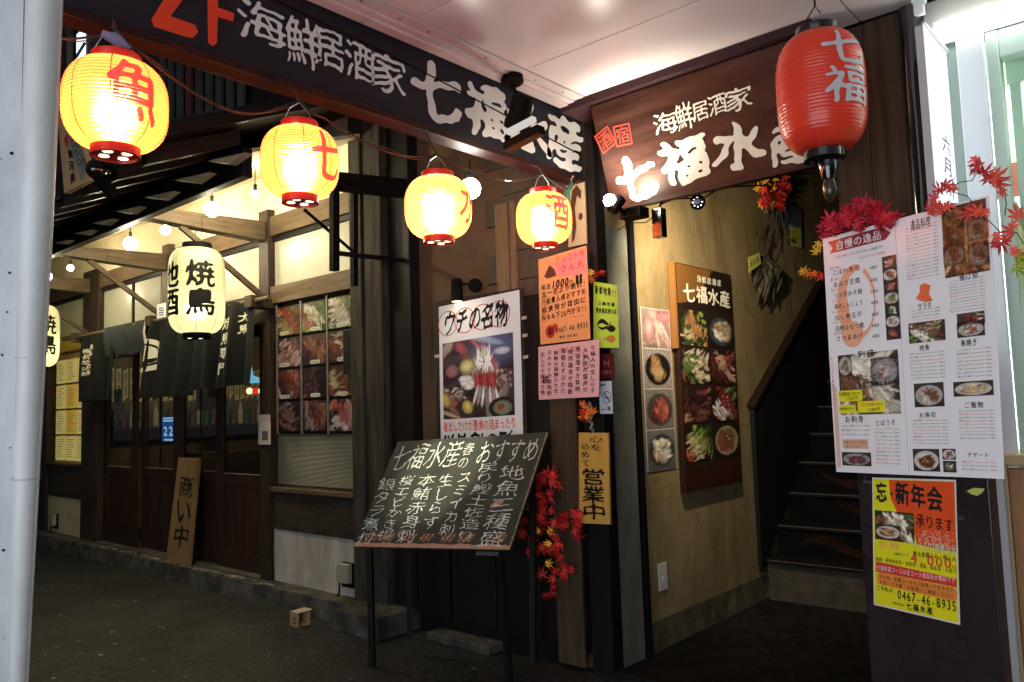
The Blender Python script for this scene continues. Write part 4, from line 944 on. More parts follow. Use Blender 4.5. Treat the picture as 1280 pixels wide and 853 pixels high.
# far left window with paper sheets
w2 = part('paper_window', G().box(-11.70, -10.50, FY+.06, FY+.07, 1.06, 2.5), mat('yellow glass', (.5, .4, .12), .3), yk)
part('lower_board', G().box(-11.70, -10.50, FY-.02, FY+.08, .62, 1.03), DARKWOODX, yk, bevel=.004); part('sill', G().box(-11.70, -10.50, FY-.05, FY+.10, 1.03, 1.06), BROWNWOODX, yk)
part('wall_panel', G().box(-11.70, -10.50, FY-.01, FY+.08, .155, .617), mat('cream yellow panel', (.42, .36, .20), .7, (.5, .44, .27), 4), yk)
YSH = mat('backlit yellowed sheet', (.62, .54, .26), .6, (.68, .60, .32), 3, emit=(1, .80, .22), estr=.20); YSH2 = mat('backlit yellow sheet', (.60, .40, .08), .6, emit=(1, .65, .08), estr=.18)  # backlight from the room put into the sheets as a yellow glow
for i in range(4):
    for j in range(3):
        x0 = -11.64+j*.365; z1 = 2.40-i*.335
        qq = Q(V(x0, FY+.05, z1), V(x0+.345, FY+.05, z1+.01), V(x0+.345, FY+.05, z1-.31), V(x0, FY+.05, z1-.315))
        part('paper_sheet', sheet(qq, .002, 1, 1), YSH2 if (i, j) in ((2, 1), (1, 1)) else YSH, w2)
        g = G(); [rect(qq, .12, .15+.1*n_, .5+.4*RNG.rand(), .175+.1*n_, .004, g) for n_ in range(8)]; part('print_lines', g, mat('faded print', (.30, .24, .12), .7), w2)
for j in range(1, 4): part('muntin', G().box(-11.7, -10.5, FY+.035, FY+.045, 2.415-j*.335, 2.43-j*.335), DARKWOODX, w2)
# sliding doors
DX = [-10.02, -9.11, -8.21, -7.30, -6.395]
for i in range(4):
    a, b = DX[i]+.004, DX[i+1]-.004; y = FY+.03+(.05 if i in (1, 2) else 0)
    d = part('sliding_door', G().box(a+.11, b-.11, y+.008, y+.026, .30, 1.0), DOORWOOD, yk)
    for x0, x1 in ((a, a+.12), (b-.12, b)): part('stile', G().box(x0, x1, y, y+.034, .16, 2.42), DOORWOOD, d, bevel=.004)
    for z0, z1 in ((.16, .32), (.93, 1.05), (2.32, 2.42)): part('rail', G().box(a+.12, b-.12, y+.001, y+.033, z0, z1), DOORWOOD, d, bevel=.004)
    part('mullion', G().box((a+b)/2-.03, (a+b)/2+.03, y+.002, y+.03, .32, .93), DOORWOOD, d)
    part('glass', G().box(a+.12, b-.12, y+.014, y+.018, 1.05, 2.32), GLASS, d)
    part('weather_edge', G().box(a+.12, b-.12, y-.004, y+.0, 1.045, 1.055), mat('worn pale edge', (.20, .16, .12), .6), d)
    if i in (1, 2): part('glazing_bar', G().box((a+b)/2-.012, (a+b)/2+.012, y+.008, y+.024, 1.05, 2.32), DOORWOOD, d)
part('door_sill', G().box(-10.02, -6.4, 3.80, 4.1, .150, .162), CONC, yk)
# inside the house: dark room with a few lit things
part('room_wall', G().box(-12.2, -4.9, 6.4, 6.5, .1, 3.3), mat('room wall', (.10, .08, .045), .8, (.14, .11, .07), 2), yk)
part('room_floor', G().box(-12.2, -4.9, 4.0, 6.4, .1, .16), CUTOUT, yk); part('room_ceiling', G().box(-12.2, -4.9, 4.0, 6.4, 3.3, 3.36), CUTOUT, yk)
part('room_partition', G().box(-10.45, -10.40, 4.0, 6.4, .1, 3.3), mat('room wall', (.10, .08, .045)), yk)
part('counter', G().box(-9.7, -9.2, 4.7, 6.3, .16, 1.15), DARKWOODX, yk)
for i in range(5): part('cupboard_door', G().box(-10.40, -10.37, 4.1+i*.45, 4.53+i*.45, .2, 1.3), BROWNWOOD, yk, bevel=.004)
for i, yy in enumerate((4.5, 5.2, 5.9)): part('pendant_shade', G().lathe([(.10, 0), (.03, .10), (.01, .12)], V(-9.3, yy, 2.05), 16), mat('pendant enamel', (.30, .28, .20), .4), yk); part('pendant_bulb', G().ball(V(-9.3, yy, 2.04), .03, 10), emis('pendant bulb', (1, .75, .4), 14), yk)
def card(name, label, pxq, y, m, cat='notice', t=.002):
    qq = qrect(pxq, 'y', y); o = thing(name, label, cat, (qq.c[2]+qq.c[3])/2); part('sheet', sheet(qq, t, 1, 1), m, o); return o, qq
o, qq = card('paper_strip', 'pale vertical paper strip hanging inside the leftmost sliding door', [(143, 487), (153, 487), (153, 525), (142, 525)], 4.0, mat('pale strip', (.42, .40, .32), .6))
part('lettering', text(qq, 'お品書あります', .25, .04, .75, .96, 'v', d=.004, bold=.03), INK, o)
o, qq = card('wall_menu_sheet', 'pale grid of menu slips on the wall inside, seen below the noren', [(245, 480), (278, 480), (278, 512), (245, 512)], 4.6, mat('dim menu slips', (.20, .20, .15), .6))
for i in range(3):
    for j in range(3): part('slip', rect(qq, .05+j*.32, .06+i*.32, .33+j*.32, .30+i*.32, .004), mat('slip paper', (.28, .27, .19), .6), o); part('slip_text', text(qq, '鶏もも串', .08+j*.32, .12+i*.32, .30+j*.32, .22+i*.32, d=.006, bold=.02), INK, o)
o, qq = card('hanging_notes', 'two overlapping pinkish notes taped to the door post by the photo window', [(322, 519), (336, 518), (340, 556), (324, 556)], 3.80, mat('pinkish note', (.42, .32, .28), .6))
part('note', sheet(qq, .002, 1, 1, .2, .0, 1.05, .75, .003), mat('pale note', (.50, .44, .38), .6), o); part('printed_block', rect(qq, .35, .15, .85, .45, .0065), mat('grey print block', (.10, .09, .09), .6), o)
# slips, shelf and bottles on the back wall
for i in range(26):
    x0 = 4.1+i*.086; qq = Q(V(-10.39, x0, 2.25-.02*(i % 3)), V(-10.39, x0+.065, 2.25), V(-10.39, x0+.065, 1.82+.03*(i % 4)), V(-10.39, x0, 1.82))
    s_ = part('wall_slip', sheet(qq, .003, 1, 1), mat('wall slip paper', (.50, .46, .30), .7), yk); part('slip_writing', text(qq, ['焼鳥', '冷酒', '枝豆', '地酒'][i % 4], .1, .1, .9, .95, 'v', d=.006, res=0), INK, s_)
part('shelf', G().box(-10.39, -10.1, 4.05, 6.38, 1.46, 1.49), DARKWOODX, yk)
BOT = [mat('bottle green', (.02, .06, .025), .15), mat('bottle brown', (.08, .035, .012), .15), mat('bottle pale', (.30, .32, .26), .2)]
for i in range(22):
    x0 = 4.12+i*.10; part('bottle', G().lathe([(.04, 0), (.042, .17), (.015, .25), (.014, .31), (.001, .312)], V(-10.24, x0, 1.49), 10), BOT[i % 3], yk)
# lit lamp in the room, then glowing shapes standing in for glass reflections
qa = P(148, 450, 'y', 4.55)
o = thing('paper_wall_lamp', 'small lit two tier paper lamp inside behind the left noren', 'lamp', qa)
part('upper_shade', G().box(qa[0]-.055, qa[0]+.055, 4.50, 4.60, qa[2]+.02, qa[2]+.16), emis('paper lamp light', (1, .78, .25), 1.6), o, bevel=.004); part('lower_shade', G().box(qa[0]-.06, qa[0]+.06, 4.50, 4.60, qa[2]-.16, qa[2]-.01), emis('paper lamp light', (1,)*3, 1), o, bevel=.004)
part('bracket', G().box(qa[0]-.07, qa[0]+.07, 4.495, 4.605, qa[2]-.01, qa[2]+.02), BLACKM, o)
o, qq = card('blue_sign_reflection', 'bright blue glowing sign with digits, in place of a reflection in the second sliding door', [(203, 521), (220, 521), (220, 552), (204, 552)], 4.6, emis('blue sign reflection', (.02, .07, .30), .8), 'display', .01)  # blue sign reflected in the door glass, made as a glowing card
g = G(); text(qq, '22', .08, .20, .9, .72, d=.013, bold=.05, g=g); rect(qq, .1, .80, .9, .86, .013, g); rect(qq, .1, .90, .9, .96, .013, g); rect(qq, .2, .03, .85, .10, .013, g)
part('digits', g, emis('blue digits', (.30, .55, .85), 1.1), o)
qb = P(312, 473, 'y', 4.7); o = thing('blue_glass_reflection', 'pale blue glowing shape in place of a reflection in the right sliding door', 'lamp', qb)  # arcade reflection in the door glass, modelled as a glowing form indoors
part('reflection_shape', G().lathe([(.17, -.05), (.12, .0), (.04, .03), (.025, .13), (.002, .15)], qb, 20), emis('blue reflection glow', (.16, .48, .75), 1.3), o)
for px, m_, lab in ((312, 'w', 'left small white globe of the lantern reflection in the door'), (319.5, 'r', 'small red globe between two white ones of the lantern reflection'), (327, 'w', 'right small white globe of the lantern reflection in the door')):
    c = P(px, 489, 'y', 4.7); single('reflected_globe', G().ball(c, .038, 12), emis('white globe', (1, .85, .5), 2.0) if m_ == 'w' else emis('red globe', (.9, .03, .02), 1.2), lab, 'lamp', 'globes standing in for lantern reflections')  # lantern reflections in the glass, modelled as glowing balls
qc = P(150, 528, 'y', 4.5); o = thing('white_cloth_cap', 'pale folded cloth shape lit inside the leftmost sliding door', 'cloth', qc)
q5 = Q(P(128, 518, 'y', 4.5), P(163, 516, 'y', 4.5), P(163, 542, 'y', 4.5), P(128, 542, 'y', 4.5))
part('cloth', G().prism([q5.pt(a, b) for a, b in ((.05, .22), (.4, .35), (.68, .62), (.78, .98), (.95, .9), (1, .5), (.9, .2), (.6, .1))], (0, .04, 0)), mat('dim yellow cloth', (.40, .36, .16), .7), o)
lamp('room_lamp', 'POINT', (-8.6, 5.0, 2.7), 60, (1, .8, .45), .1)
lamp('paper_window_fill', 'POINT', (-11.1, 3.3, 2.62), 1.5, (1, .72, .2), .06)  # point light outside, before the sheets, standing in for the room's glow

# eaves: brackets with braces, front purlin, boarded soffit, rafters, tiled roof
for x in (-12.35, -10.30, -8.255, -6.315):
    br = part('bracket_beam', G().prism([(x-.065, 2.76, 3.20), (x-.065, FY-.06, 3.16), (x-.065, FY-.06, 3.31), (x-.065, 2.76, 3.272)], (.13, 0, 0)), BROWNWOODY, yk, bevel=.006)
    part('cap_board', G().prism([(x-.05, 2.78, 3.274), (x-.05, FY-.06, 3.312), (x-.05, FY-.06, 3.34), (x-.05, 2.78, 3.30)], (.10, 0, 0)), BROWNWOODY, br); part('scarf_joint', G().box(x+.0655, x+.067, 3.20, 3.206, 3.185, 3.285), SEAM, br)
    part('brace', G().bar((x, FY-.06, 2.66), (x, 3.05, 3.19), .035, .045), BROWNWOODY, br)
part('purlin', G().box(-13, -4.72, 2.70, 2.78, 3.195, 3.40), BLACKWOOD, yk, bevel=.008)
part('soffit_board', G().prism([(-13, 2.77, 3.40), (-13, FY+.02, 3.80), (-13, FY+.02, 3.83), (-13, 2.77, 3.43)], (8.1, 0, 0)), CREAM, yk)
roof = part('roof', G().prism([(-13.4, 1.98, 3.20), (-13.4, 4.50, 4.30), (-13.4, 4.50, 4.40), (-13.4, 1.98, 3.28)], (9.0, 0, 0)), BLACKWOOD, yk)
part('fascia_board', G().box(-13.4, -4.4, 1.95, 1.98, 3.14, 3.29), BLACKWOOD, roof)
for i in range(20):
    x = -13.0+i*.44
    if x < -4.5: part('rafter', G().prism([(x-.04, 2.02, 3.10), (x-.04, 2.62, 3.36), (x-.04, 2.62, 3.46), (x-.04, 2.02, 3.21)], (.08, 0, 0)), BLACKWOOD, roof)
# lamplit soffit patches between the rafters, built as pale wedges
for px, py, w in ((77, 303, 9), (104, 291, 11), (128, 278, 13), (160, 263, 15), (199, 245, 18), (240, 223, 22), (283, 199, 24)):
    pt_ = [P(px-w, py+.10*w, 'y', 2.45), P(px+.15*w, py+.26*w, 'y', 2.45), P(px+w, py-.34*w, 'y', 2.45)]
    part('lit_patch_wedge', G().prism(pt_, (0, .05, 0)), mat('pale lit patch', (.40, .34, .20), .6), roof)
for i in range(20):
    x = -13.2+i*.44; part('tile_row', G().tube([(x, 1.97, 3.31), (x, 4.48, 4.42)], .06, 8), TILE, roof)
# second storey with a slatted window
part('upper_storey', G().box(-14, -4.4, 4.52, 4.6, 4.2, 8), DARKWOOD, yk)
sx = [P(a, 130, 'y', 4.5)[0] for a in (200, 312)]
sw_ = part('slatted_window', G().box(sx[0], sx[1], 4.508, 4.518, 4.45, 6.4), CUTOUT, yk)
for i in range(9):
    a = sx[0]+(sx[1]-sx[0])*(i+.12)/9; part('slat', G().box(a, a+.12, 4.47, 4.505, 4.40, 6.4), mat('pale slat', (.13, .125, .105), .7, (.20, .19, .165), 4) if i != 3 else mat('reddish slat', (.30, .06, .05), .6), sw_)
a, b = P(95, 60, 'y', 4.5)[0], P(106, 60, 'y', 4.5)[0]
lw = part('lit_slot_window', G().box(a, b, 4.505, 4.515, P(100, 83, 'y', 4.5)[2], P(100, 39, 'y', 4.5)[2]), emis('cold window light', (.75, .85, .9), 1.3), yk)
part('glazing_bar', G().bar(P(95, 72, 'y', 4.49), P(106, 54, 'y', 4.49), .03, .03, (0, 1, 0)), BLACKWOOD, lw)
part('upper_post', G().box(P(66, 60, 'y', 4.45)[0], P(88, 60, 'y', 4.45)[0], 4.40, 4.50, 4.2, 8), BROWNWOOD, yk)

# black iron sign bracket on the grey post
ib = thing('iron_bracket', 'black iron bracket with a hanging square bar in front of the grey timber post', 'bracket', P(417, 340, 'y', 3.4))
def pb(*p, y=3.4): return P(*p, 'y', y)
part('hanging_bar', G().bar(pb(418, 228), pb(418, 339), .055, .055, (0, 1, 0)), BLACKM, ib, bevel=.003)
part('hanging_bar', G().bar(pb(443, 240, y=3.7), pb(443, 358, y=3.7), .045, .04, (0, 1, 0)), BLACKM, ib, bevel=.003)
part('crossbar', G().bar(pb(400, 225), pb(505, 236, y=3.9), .05, .14), BLACKM, ib); part('crossbar', G().bar(pb(424, 317), pb(505, 326, y=3.9), .03, .03), BLACKM, ib)
part('strut', G().bar(pb(380, 262, y=3.3), pb(445, 318, y=3.6), .022, .022), BLACKM, ib)
part('crossbar', G().bar(pb(424, 226), pb(470, 236, y=3.8), .03, .02), BLACKM, ib)

# bulbs under the eaves
for px, py, y, r_, lab in ((265, 262, 3.02, .058, 'bare warm bulb under the eaves nearest the second round lantern'), (207, 288, 3.25, .044, 'bare warm bulb under the eaves just left of the brightest one'), (163, 305, 3.0, .058, 'bare warm bulb under the eaves above the left bracket beam'),
                        (88, 335, 3.25, .032, 'small warm bulb under the eaves above the folded noren'), (59, 346, 3.0, .045, 'warm bulb at the far left beside the grey pole'), (319, 243, 3.35, .030, 'smallest warm bulb at the right end under the eaves')):
    c = P(px, py, 'y', y); t = thing('bare_bulb', lab, 'bulb', c, 'bare bulbs under the eaves')
    part('glass', G().ball(c, r_, 14), BULB, t); part('socket', G().tube([c+V(0, 0, r_*.8), c+V(0, 0, r_+.05)], .014, 10), BLACKM, t); part('stem', G().tube([c+V(0, 0, r_+.05), V(c[0], c[1], 3.40+.36*(c[1]-2.77))], .004, 5), BLACKM, t)

# yakitori lanterns
NX = -6.33
cY = P(246, 364, 'y', 3.2)
BLK = mat('black lantern ink', (.008, .008, .006), .6)
ytop = lantern('cylinder_lantern', 'pale yellow cylinder lantern with four bold black characters, hanging before the noren', 'lantern', cY, .226, .115, .72, 40, SHELLY, BLACKM,
        (('焼鳥', 8, .235, -.235, .235, BLK, .036, .006), ('地酒', -66, .235, -.235, .235, BLK, .036, .006)), 'yellow cylinder lanterns', rip=.0015, capH=.045, p=5.5, e=.6)
lamp('cylinder_bulb', 'POINT', cY+V(0, 0, -.16), 3.0, (1, .95, .74), .06)
part('wire', G().tube([cY+V(-.06, 0, .42), cY+V(-.02, 0, .50), V(cY[0], cY[1], 3.18)], .003, 5), BLACKM, ytop)
c2_ = P(47, 420, 'y', 3.2)
t2 = lantern('cylinder_lantern', 'pale yellow cylinder lantern half hidden behind the grey pole', 'lantern', c2_, .226, .115, .72, 40, SHELLY, BLACKM, (('焼鳥', 24, .235, -.235, .235, BLK, .036, .006),), 'yellow cylinder lanterns', rip=.0015, capH=.045, p=5.5, e=.6)
lamp('cylinder_bulb', 'POINT', c2_+V(0, 0, -.16), 5, (1, .93, .62), .06)

# noren: rod, hooks and cloths
RY = 3.68
ra, rb = P(80, 425, 'y', RY), P(337, 372, 'y', RY)
rod = thing('noren_rod', 'brown wooden rod on brackets holding the black noren cloths', 'rod', (ra+rb)/2)
part('rod', G().tube([ra, rb], .022, 12), BROWNWOODX, rod)
for px, py in ((96, 422), (190, 401), (316, 377)):
    c = P(px, py, 'y', RY); part('bracket_block', G().box(c[0]-.06, c[0]+.06, RY-.05, FY+.1, c[2]-.06, c[2]+.05), DARKWOOD, rod, bevel=.005)
def cloth(name, label, xa, xb, zt, zb, folds, amp, seed, parent=None, texts=(), skew=0):
    rs = np.random.RandomState(seed); nx, nz = 56, 22; g = G(); vs = []
    ph = rs.rand(4)*6.28
    def pt(u, v, d=0):  # v: 0 top .. 1 bottom
        x = xa+(xb-xa)*u+skew*v+.012*math.sin(v*3+ph[2])
        y = RY-.012-(.012+amp*v**.7)*(.5+.5*math.sin(u*folds*6.28+ph[0]+.6*v)+.35*math.sin(u*folds*14+ph[1]))-d
        zz = zt+(zb-zt)*v+.012*math.sin(u*folds*6.28+ph[3])*v+(.010*math.sin(u*folds*6.28))*(1-v)
        return V(x, y, zz)
    for j in range(nz+1): vs += [pt(i/nx, j/nz) for i in range(nx+1)]
    g.add(vs, [(j*(nx+1)+i, (j+1)*(nx+1)+i, (j+1)*(nx+1)+i+1, j*(nx+1)+i+1) for j in range(nz) for i in range(nx)])
    t = thing(name, label, 'noren', pt(.5, 1)); part('cloth', g, FABRIC, t)
    for s, u0, u1, v0, v1, mode, m_ in texts:
        gg = G(); tmp = Q(V(0, 0, 1), V(1, 0, 1), V(1, 0, 0), V(0, 0, 0)); text(tmp, s, u0, 1-v1, u1, 1-v0, mode, bold=.03, brush=.01, d=0, g=gg)
        v = np.concatenate(gg.v); vv, ff = cut_flat(v[:, [0, 2]], gg.f, 30, 14, (0, 0), (1, 1))
        part('lettering', G().add([pt(a, 1-b, .006) for a, b in vv], ff), m_, t)
    return t, pt
WL_ = mat('cream noren print', (.62, .60, .45), .8)
x1, x2 = P(105, 470, 'y', RY)[0], P(147, 470, 'y', RY)[0]
zt = (ra+rb)[2]/2-.01
cloth('noren', 'left black noren panel with small white writing beside the paper window', x1, x2, zt, zt-.78, 1.6, .09, 2, texts=(('備長炭火焼', .06, .24, .20, .62, 'v', WL_), ('焼鳥と地酒', .26, .44, .14, .62, 'v', WL_)))
x1, x2 = P(136, 400, 'y', RY)[0], P(187, 400, 'y', RY)[0]
g = G(); nx = 30; vs = []
for j, (dy, dz) in enumerate(((-.03, -.30), (-.05, -.15), (-.045, -.02), (-.02, .035), (.02, .03), (.03, -.10))):
    vs += [V(x1+(x2-x1)*i/nx, RY+dy-.012*math.sin(i*.7+j), zt+dz+.015*math.sin(i*.5+1)*(1 if j < 3 else .3)+.0) for i in range(nx+1)]
g.add(vs, [(j*(nx+1)+i, j*(nx+1)+i+1, (j+1)*(nx+1)+i+1, (j+1)*(nx+1)+i) for j in range(5) for i in range(nx)])
t = thing('noren', 'short noren panel folded over the rod between the two hanging cloths', 'noren', V((x1+x2)/2, RY, zt-.3)); part('cloth', g, mat('faded black cloth', (.020, .024, .026), .9, (.032, .038, .040), 20), t)
part('pale_hem', G().tube([V(x2, RY-.03, zt-.28), V(x2-.01, RY-.055, zt-.1), V(x2, RY-.04, zt+.02)], .012, 6), mat('pale hem', (.5, .48, .42), .8), t)
x1, x2, x3 = P(189, 470, 'y', RY)[0], P(250, 470, 'y', RY)[0], P(322, 470, 'y', RY)[0]
t, pt = cloth('noren', 'black noren panel with a large round white crest behind the cylinder lantern', x1, x2-.01, zt, zt-.80, 2.4, .12, 5)
gg = G(); tmp = Q(V(0, 0, 1), V(1, 0, 1), V(1, 0, 0), V(0, 0, 0)); oval(tmp, .02, .55, .24, .22, 0, 30, gg); v = np.concatenate(gg.v)[:, [0, 2]]; v[:, 0] = np.clip(v[:, 0], .0, 1)
vv, ff = cut_flat(v, gg.f, 20, 12, (0, 0), (1, 1)); part('crest', G().add([pt(a, 1-b, .006) for a, b in vv], ff), WL_, t)
gg = G(); oval(tmp, .03, .55, .17, .16, 0, 26, gg, .16); poly(tmp, [(.01, .45), (.10, .50), (.19, .53), (.12, .45), (.04, .41)], 0, gg); v = np.concatenate(gg.v)[:, [0, 2]]; v[:, 0] = np.clip(v[:, 0], .0, 1)
vv, ff = cut_flat(v, gg.f, 20, 12, (0, 0), (1, 1)); part('crest_ring', G().add([pt(a, 1-b, .010) for a, b in vv], ff), FABRIC, t)
t, pt = cloth('noren', 'right black noren panel with cream brush writing beside the photo window', x2+.01, x3, zt+.02, zt-.74, 2.1, .10, 8, texts=(('大鳥', .74, .92, .12, .40, 'v', WL_), ('焼鳥専門', .50, .68, .16, .86, 'v', WL_)), skew=-.04)
# small paper tag with stripes
q = qrect([(196, 381), (206, 379), (209, 396), (197, 398)], 'y', 3.6)
tg = thing('paper_tag', 'small white striped paper tag hanging above the noren', 'tag', (q.c[2]+q.c[3])/2); part('sheet', sheet(q, .003, 1, 1), PAPER, tg)
g = G(); [poly(q, [(.25, .2+i*.16), (.8, .12+i*.16), (.8, .18+i*.16), (.25, .27+i*.16)], .005, g) for i in range(4)]; part('stripes', g, INK, tg)
part('string', G().tube([q.pt(.4, 1), V(q.pt(.4, 1)[0]+.02, 3.6, q.pt(.4, 1)[2]+.35)], .003, 5), BLACKM, tg)

# upright signboard leaning on the doors
b0, b1 = P(206, 694, 'z', .155), P(235, 698, 'z', .155)
w = .40; xl = P(221, 697, 'y', 3.70)[0]
sb = thing('leaning_signboard', 'tall brown wooden board with black brush writing leaning against the sliding doors', 'sign', (xl, 3.70, .155))
q = Q(V(xl-.16, 3.885, 1.34), V(xl+.18, 3.885, 1.34), V(xl+.18, 3.69, .158), V(xl-.16, 3.69, .158))
q = Q(P(223, 572, 'y', 3.87), P(249, 573, 'y', 3.87), P(236, 698, 'y', 3.72), P(207, 694, 'y', 3.72)); 
for c in q.c[2:]: c[2] = .158
part('board', G().slab(q.c, q.n, .03), mat('golden brown board', (.16, .10, .04), .5, (.22, .14, .06), 3, (9, 9, 1), .15), sb, bevel=.005)
part('brush_lettering', text(q, '商い中', .20, .14, .90, .84, 'v', bold=.03, brush=.03, d=.003, res=2, tight=True, gap=.06), INK, sb)
# meters / outdoor tap covers
for px, py, y, lab in ((433, 718, 3.84, 'small grey socket box on the white wall panel beside the black post'), (68, 651, 3.84, 'small grey socket box on the cream panel below the paper window')):
    c = P(px, py, 'y', y); t = thing('socket_box', lab, 'socket', c, 'outdoor socket boxes')
    part('cover', G().prism([c+V(-.075, 0, .02), c+V(-.055, 0, .085), c+V(.075, 0, .085), c+V(.075, 0, -.06), c+V(-.075, 0, -.06)], (0, -.05, 0)), mat('grey plastic box', (.26, .25, .19), .5), t, bevel=.006)
    part('back_plate', G().box(c[0]-.06, c[0]+.10, y-.001, y+.015, c[2]-.10, c[2]+.09), BLACKM, t)
    part('cord', G().tube([c+V(-.05, -.03, -.06), c+V(-.055, -.03, -.14), c+V(-.10, -.03, -.20)], .008, 6), BLACKM, t)
# carton on the road
c = P(368, 784, 'z', 0)
ct = thing('small_carton', 'small open printed carton lying on the asphalt near the kerb', 'carton', (c[0], c[1], 0))
CART = mat('printed carton', (.30, .20, .09), .6, (.38, .26, .12), 12)
a = c+V(-.055, 0, 0); g = G()
part('carton_side', G().box(a[0], a[0]+.11, a[1]-.002, a[1]+.003, .002, .105), CART, ct); part('carton_side', G().box(a[0], a[0]+.003, a[1]+.003, a[1]+.10, .002, .105), CART, ct)
part('carton_bottom', G().box(a[0], a[0]+.11, a[1]+.004, a[1]+.10, .002, .005), CART, ct); part('carton_side', G().box(a[0], a[0]+.11, a[1]+.098, a[1]+.102, .005, .105), CART, ct)
part('flap', G().prism([(a[0], a[1], .106), (a[0]+.11, a[1], .106), (a[0]+.16, a[1]+.09, .125), (a[0]+.04, a[1]+.10, .12)], (0, 0, .003)), mat('pale carton inside', (.42, .36, .24), .7), ct)
part('printed_label', G().box(a[0]+.035, a[0]+.08, a[1]-.004, a[1]-.0022, .025, .07), mat('dark carton print', (.10, .05, .02), .6), ct); part('inner_label', G().box(a[0]+.044, a[0]+.07, a[1]-.0052, a[1]-.0042, .035, .06), CART, ct)

# wooden fish board hanging at the upper left
q = Q(P(70, 128, 'y', 1.75), P(103, 150, 'y', 1.75), P(111, 226, 'y', 1.75), P(80, 242, 'y', 1.75))
fb = thing('carved_fish_board', 'pale hanging wooden board with a painted fish behind the largest lantern', 'sign', (q.c[2]+q.c[3])/2)
part('board', G().slab(q.c, q.n, .03), mat('pale carved board', (.46, .28, .12), .55, (.56, .36, .17), 3, (8, 8, 1), .2), fb, bevel=.004)
g = G(); poly(q, [(.30, .92), (.55, .85), (.80, .6), (.95, .35), (.9, .08), (.7, .05), (.6, .3), (.35, .6)], .003, g); part('painted_fish', g, mat('grey fish paint', (.16, .15, .13), .5, (.3, .28, .24), 12), fb)
g = G()
for i in range(4):
    for j in range(2): oval(q, .50+j*.18+i*.08, .70-i*.13, .07, .05, .005, 10, g, .25)
part('fish_scales', g, INK, fb); part('red_mark', poly(q, [(.2, .60), (.42, .70), (.35, .48)], .005), RINK, fb); part('brush_lettering', text(q, '魚河岸', .32, .05, .55, .50, 'v', bold=.04, brush=.02, d=.006), INK, fb)
c = P(120, 212, 'y', 1.7); t = thing('black_lamp_head', 'glossy black round lamp head beside the carved fish board', 'lamp', c)
part('dome', G().ball(c, .055, 20), BLACKP, t); part('arm', G().bar(c+V(0, 0, -.02), c+V(.0, .10, -.14), .06, .05), BLACKP, t)

# ================================================================== GREY POLE AT THE LEFT EDGE
def atd(px, py, dep): return EYE+ray(px, py)*dep
pole = thing('grey_pole', 'pale grey painted steel column and side panel at the left edge', 'pole', atd(25, 900, 2.0))
D = 2.0
rows = [(-60, 36, 78.5), (0, 35, 76), (240, 28, 66), (530, 20, 51), (853, 12, 34), (1000, 9, 27)]
pts = [atd((a+b)/2, y, D) for y, a, b in rows]; rad = [(b-a)/2*D/FPX for y, a, b in rows]
part('column', G().tube(pts, rad, 28), POLE, pole)
part('edge_ridge', G().tube([atd(b-.3, y, D) for y, a, b in rows], .0022, 6), mat('ridge', (.55, .58, .60), .4), pole)
rw = [(-60, 30), (0, 29.5), (240, 25.5), (530, 18.5), (853, 10.5), (1000, 7)]
g = G(); f = [atd(-40, y, D+.02) for y, a in rw]+[atd(a, y, D+.02) for y, a in rw]; n = len(rw); off = FW*.05
g.add(f+[p+off for p in f], [(i, i+1, n+i+1, n+i) for i in range(n-1)]+[(n+i, n+i+1, 3*n+i+1, 3*n+i) for i in range(n-1)])
part('side_panel', g, POLEB, pole)
part('gap_glow_strip', G().tube([atd((a+b)/2-14, y, D+.10) for y, a, b in rows], .02, 6), mat('red glow strip', (.30, .04, .03), .5), pole)  # red glow in the gap, painted as a strip behind the column
for y, a, b in ((447, 21, 54), (598, 17, 47)):
    part('joint_band', G().tube([atd((a+b)/2, y-1.2, D), atd((a+b)/2, y+1.2, D)], (b-a)/2*D/FPX+.0012, 28), mat('band paint', (.40, .44, .48), .5), pole)
for y in (85, 198, 214, 345, 402, 458, 558, 575, 700, 790): part('paint_chip', G().lathe([(.001, 0), (.0012+.0045*RNG.rand()**2, 0)], atd(1+RNG.rand()*(22-y*.016), y+RNG.uniform(-15, 15), D+.018), 6, -FW+.5*RT*RNG.rand()), mat('rust chip', (.03, .02, .02), .8), pole)

# ================================================================== RIGHT: STANDING PANEL WITH MENUS
A0 = P(1072, 600, 'y', 3.45); ud = nrm(V(.935, -.355, 0)); pn = V(ud[1], -ud[0], 0)
if pn@(EYE-A0) < 0: pn = -pn
def pm(px, py, d=0): return P(px, py, A0+pn*d, pn)
b1_ = pm(1235, 600); b1_ = A0+ud*((b1_-A0)@ud)
def at_(p, z, d=0): return V(p[0], p[1], z)+pn*d
panel = thing('standing_panel', 'dark brown standing panel carrying the food menu and the yellow party poster', 'panel', (A0+b1_)/2*V(1, 1, 0))
wpan = np.linalg.norm(b1_-A0); ztop = pm(1100, 292)[2]
qP = Q(at_(A0, ztop), at_(b1_, ztop), at_(b1_, 0.0), at_(A0, 0.0))
part('panel_board', G().slab(qP.c, pn, .05), mat('dark aubergine panel', (.018, .013, .015), .28, (.030, .022, .024), 3, bump=.02), panel, bevel=.004)
for z, a in ((1.255, .55), (1.13, .62), (1.235, .05)): part('tape_residue', rect(qP, a, z/ztop, a+.2, z/ztop+.006, .001), mat('tape residue', (.06, .055, .055), .6), panel)
part('torn_tape', G().add([pm(x, y, .003) for x, y in ((1208, 614), (1217, 610), (1231, 611), (1228, 616), (1222, 620), (1214, 618))], [(0, 5, 4, 3, 2, 1)]), mat('yellow green tape', (.45, .50, .12), .5), panel)

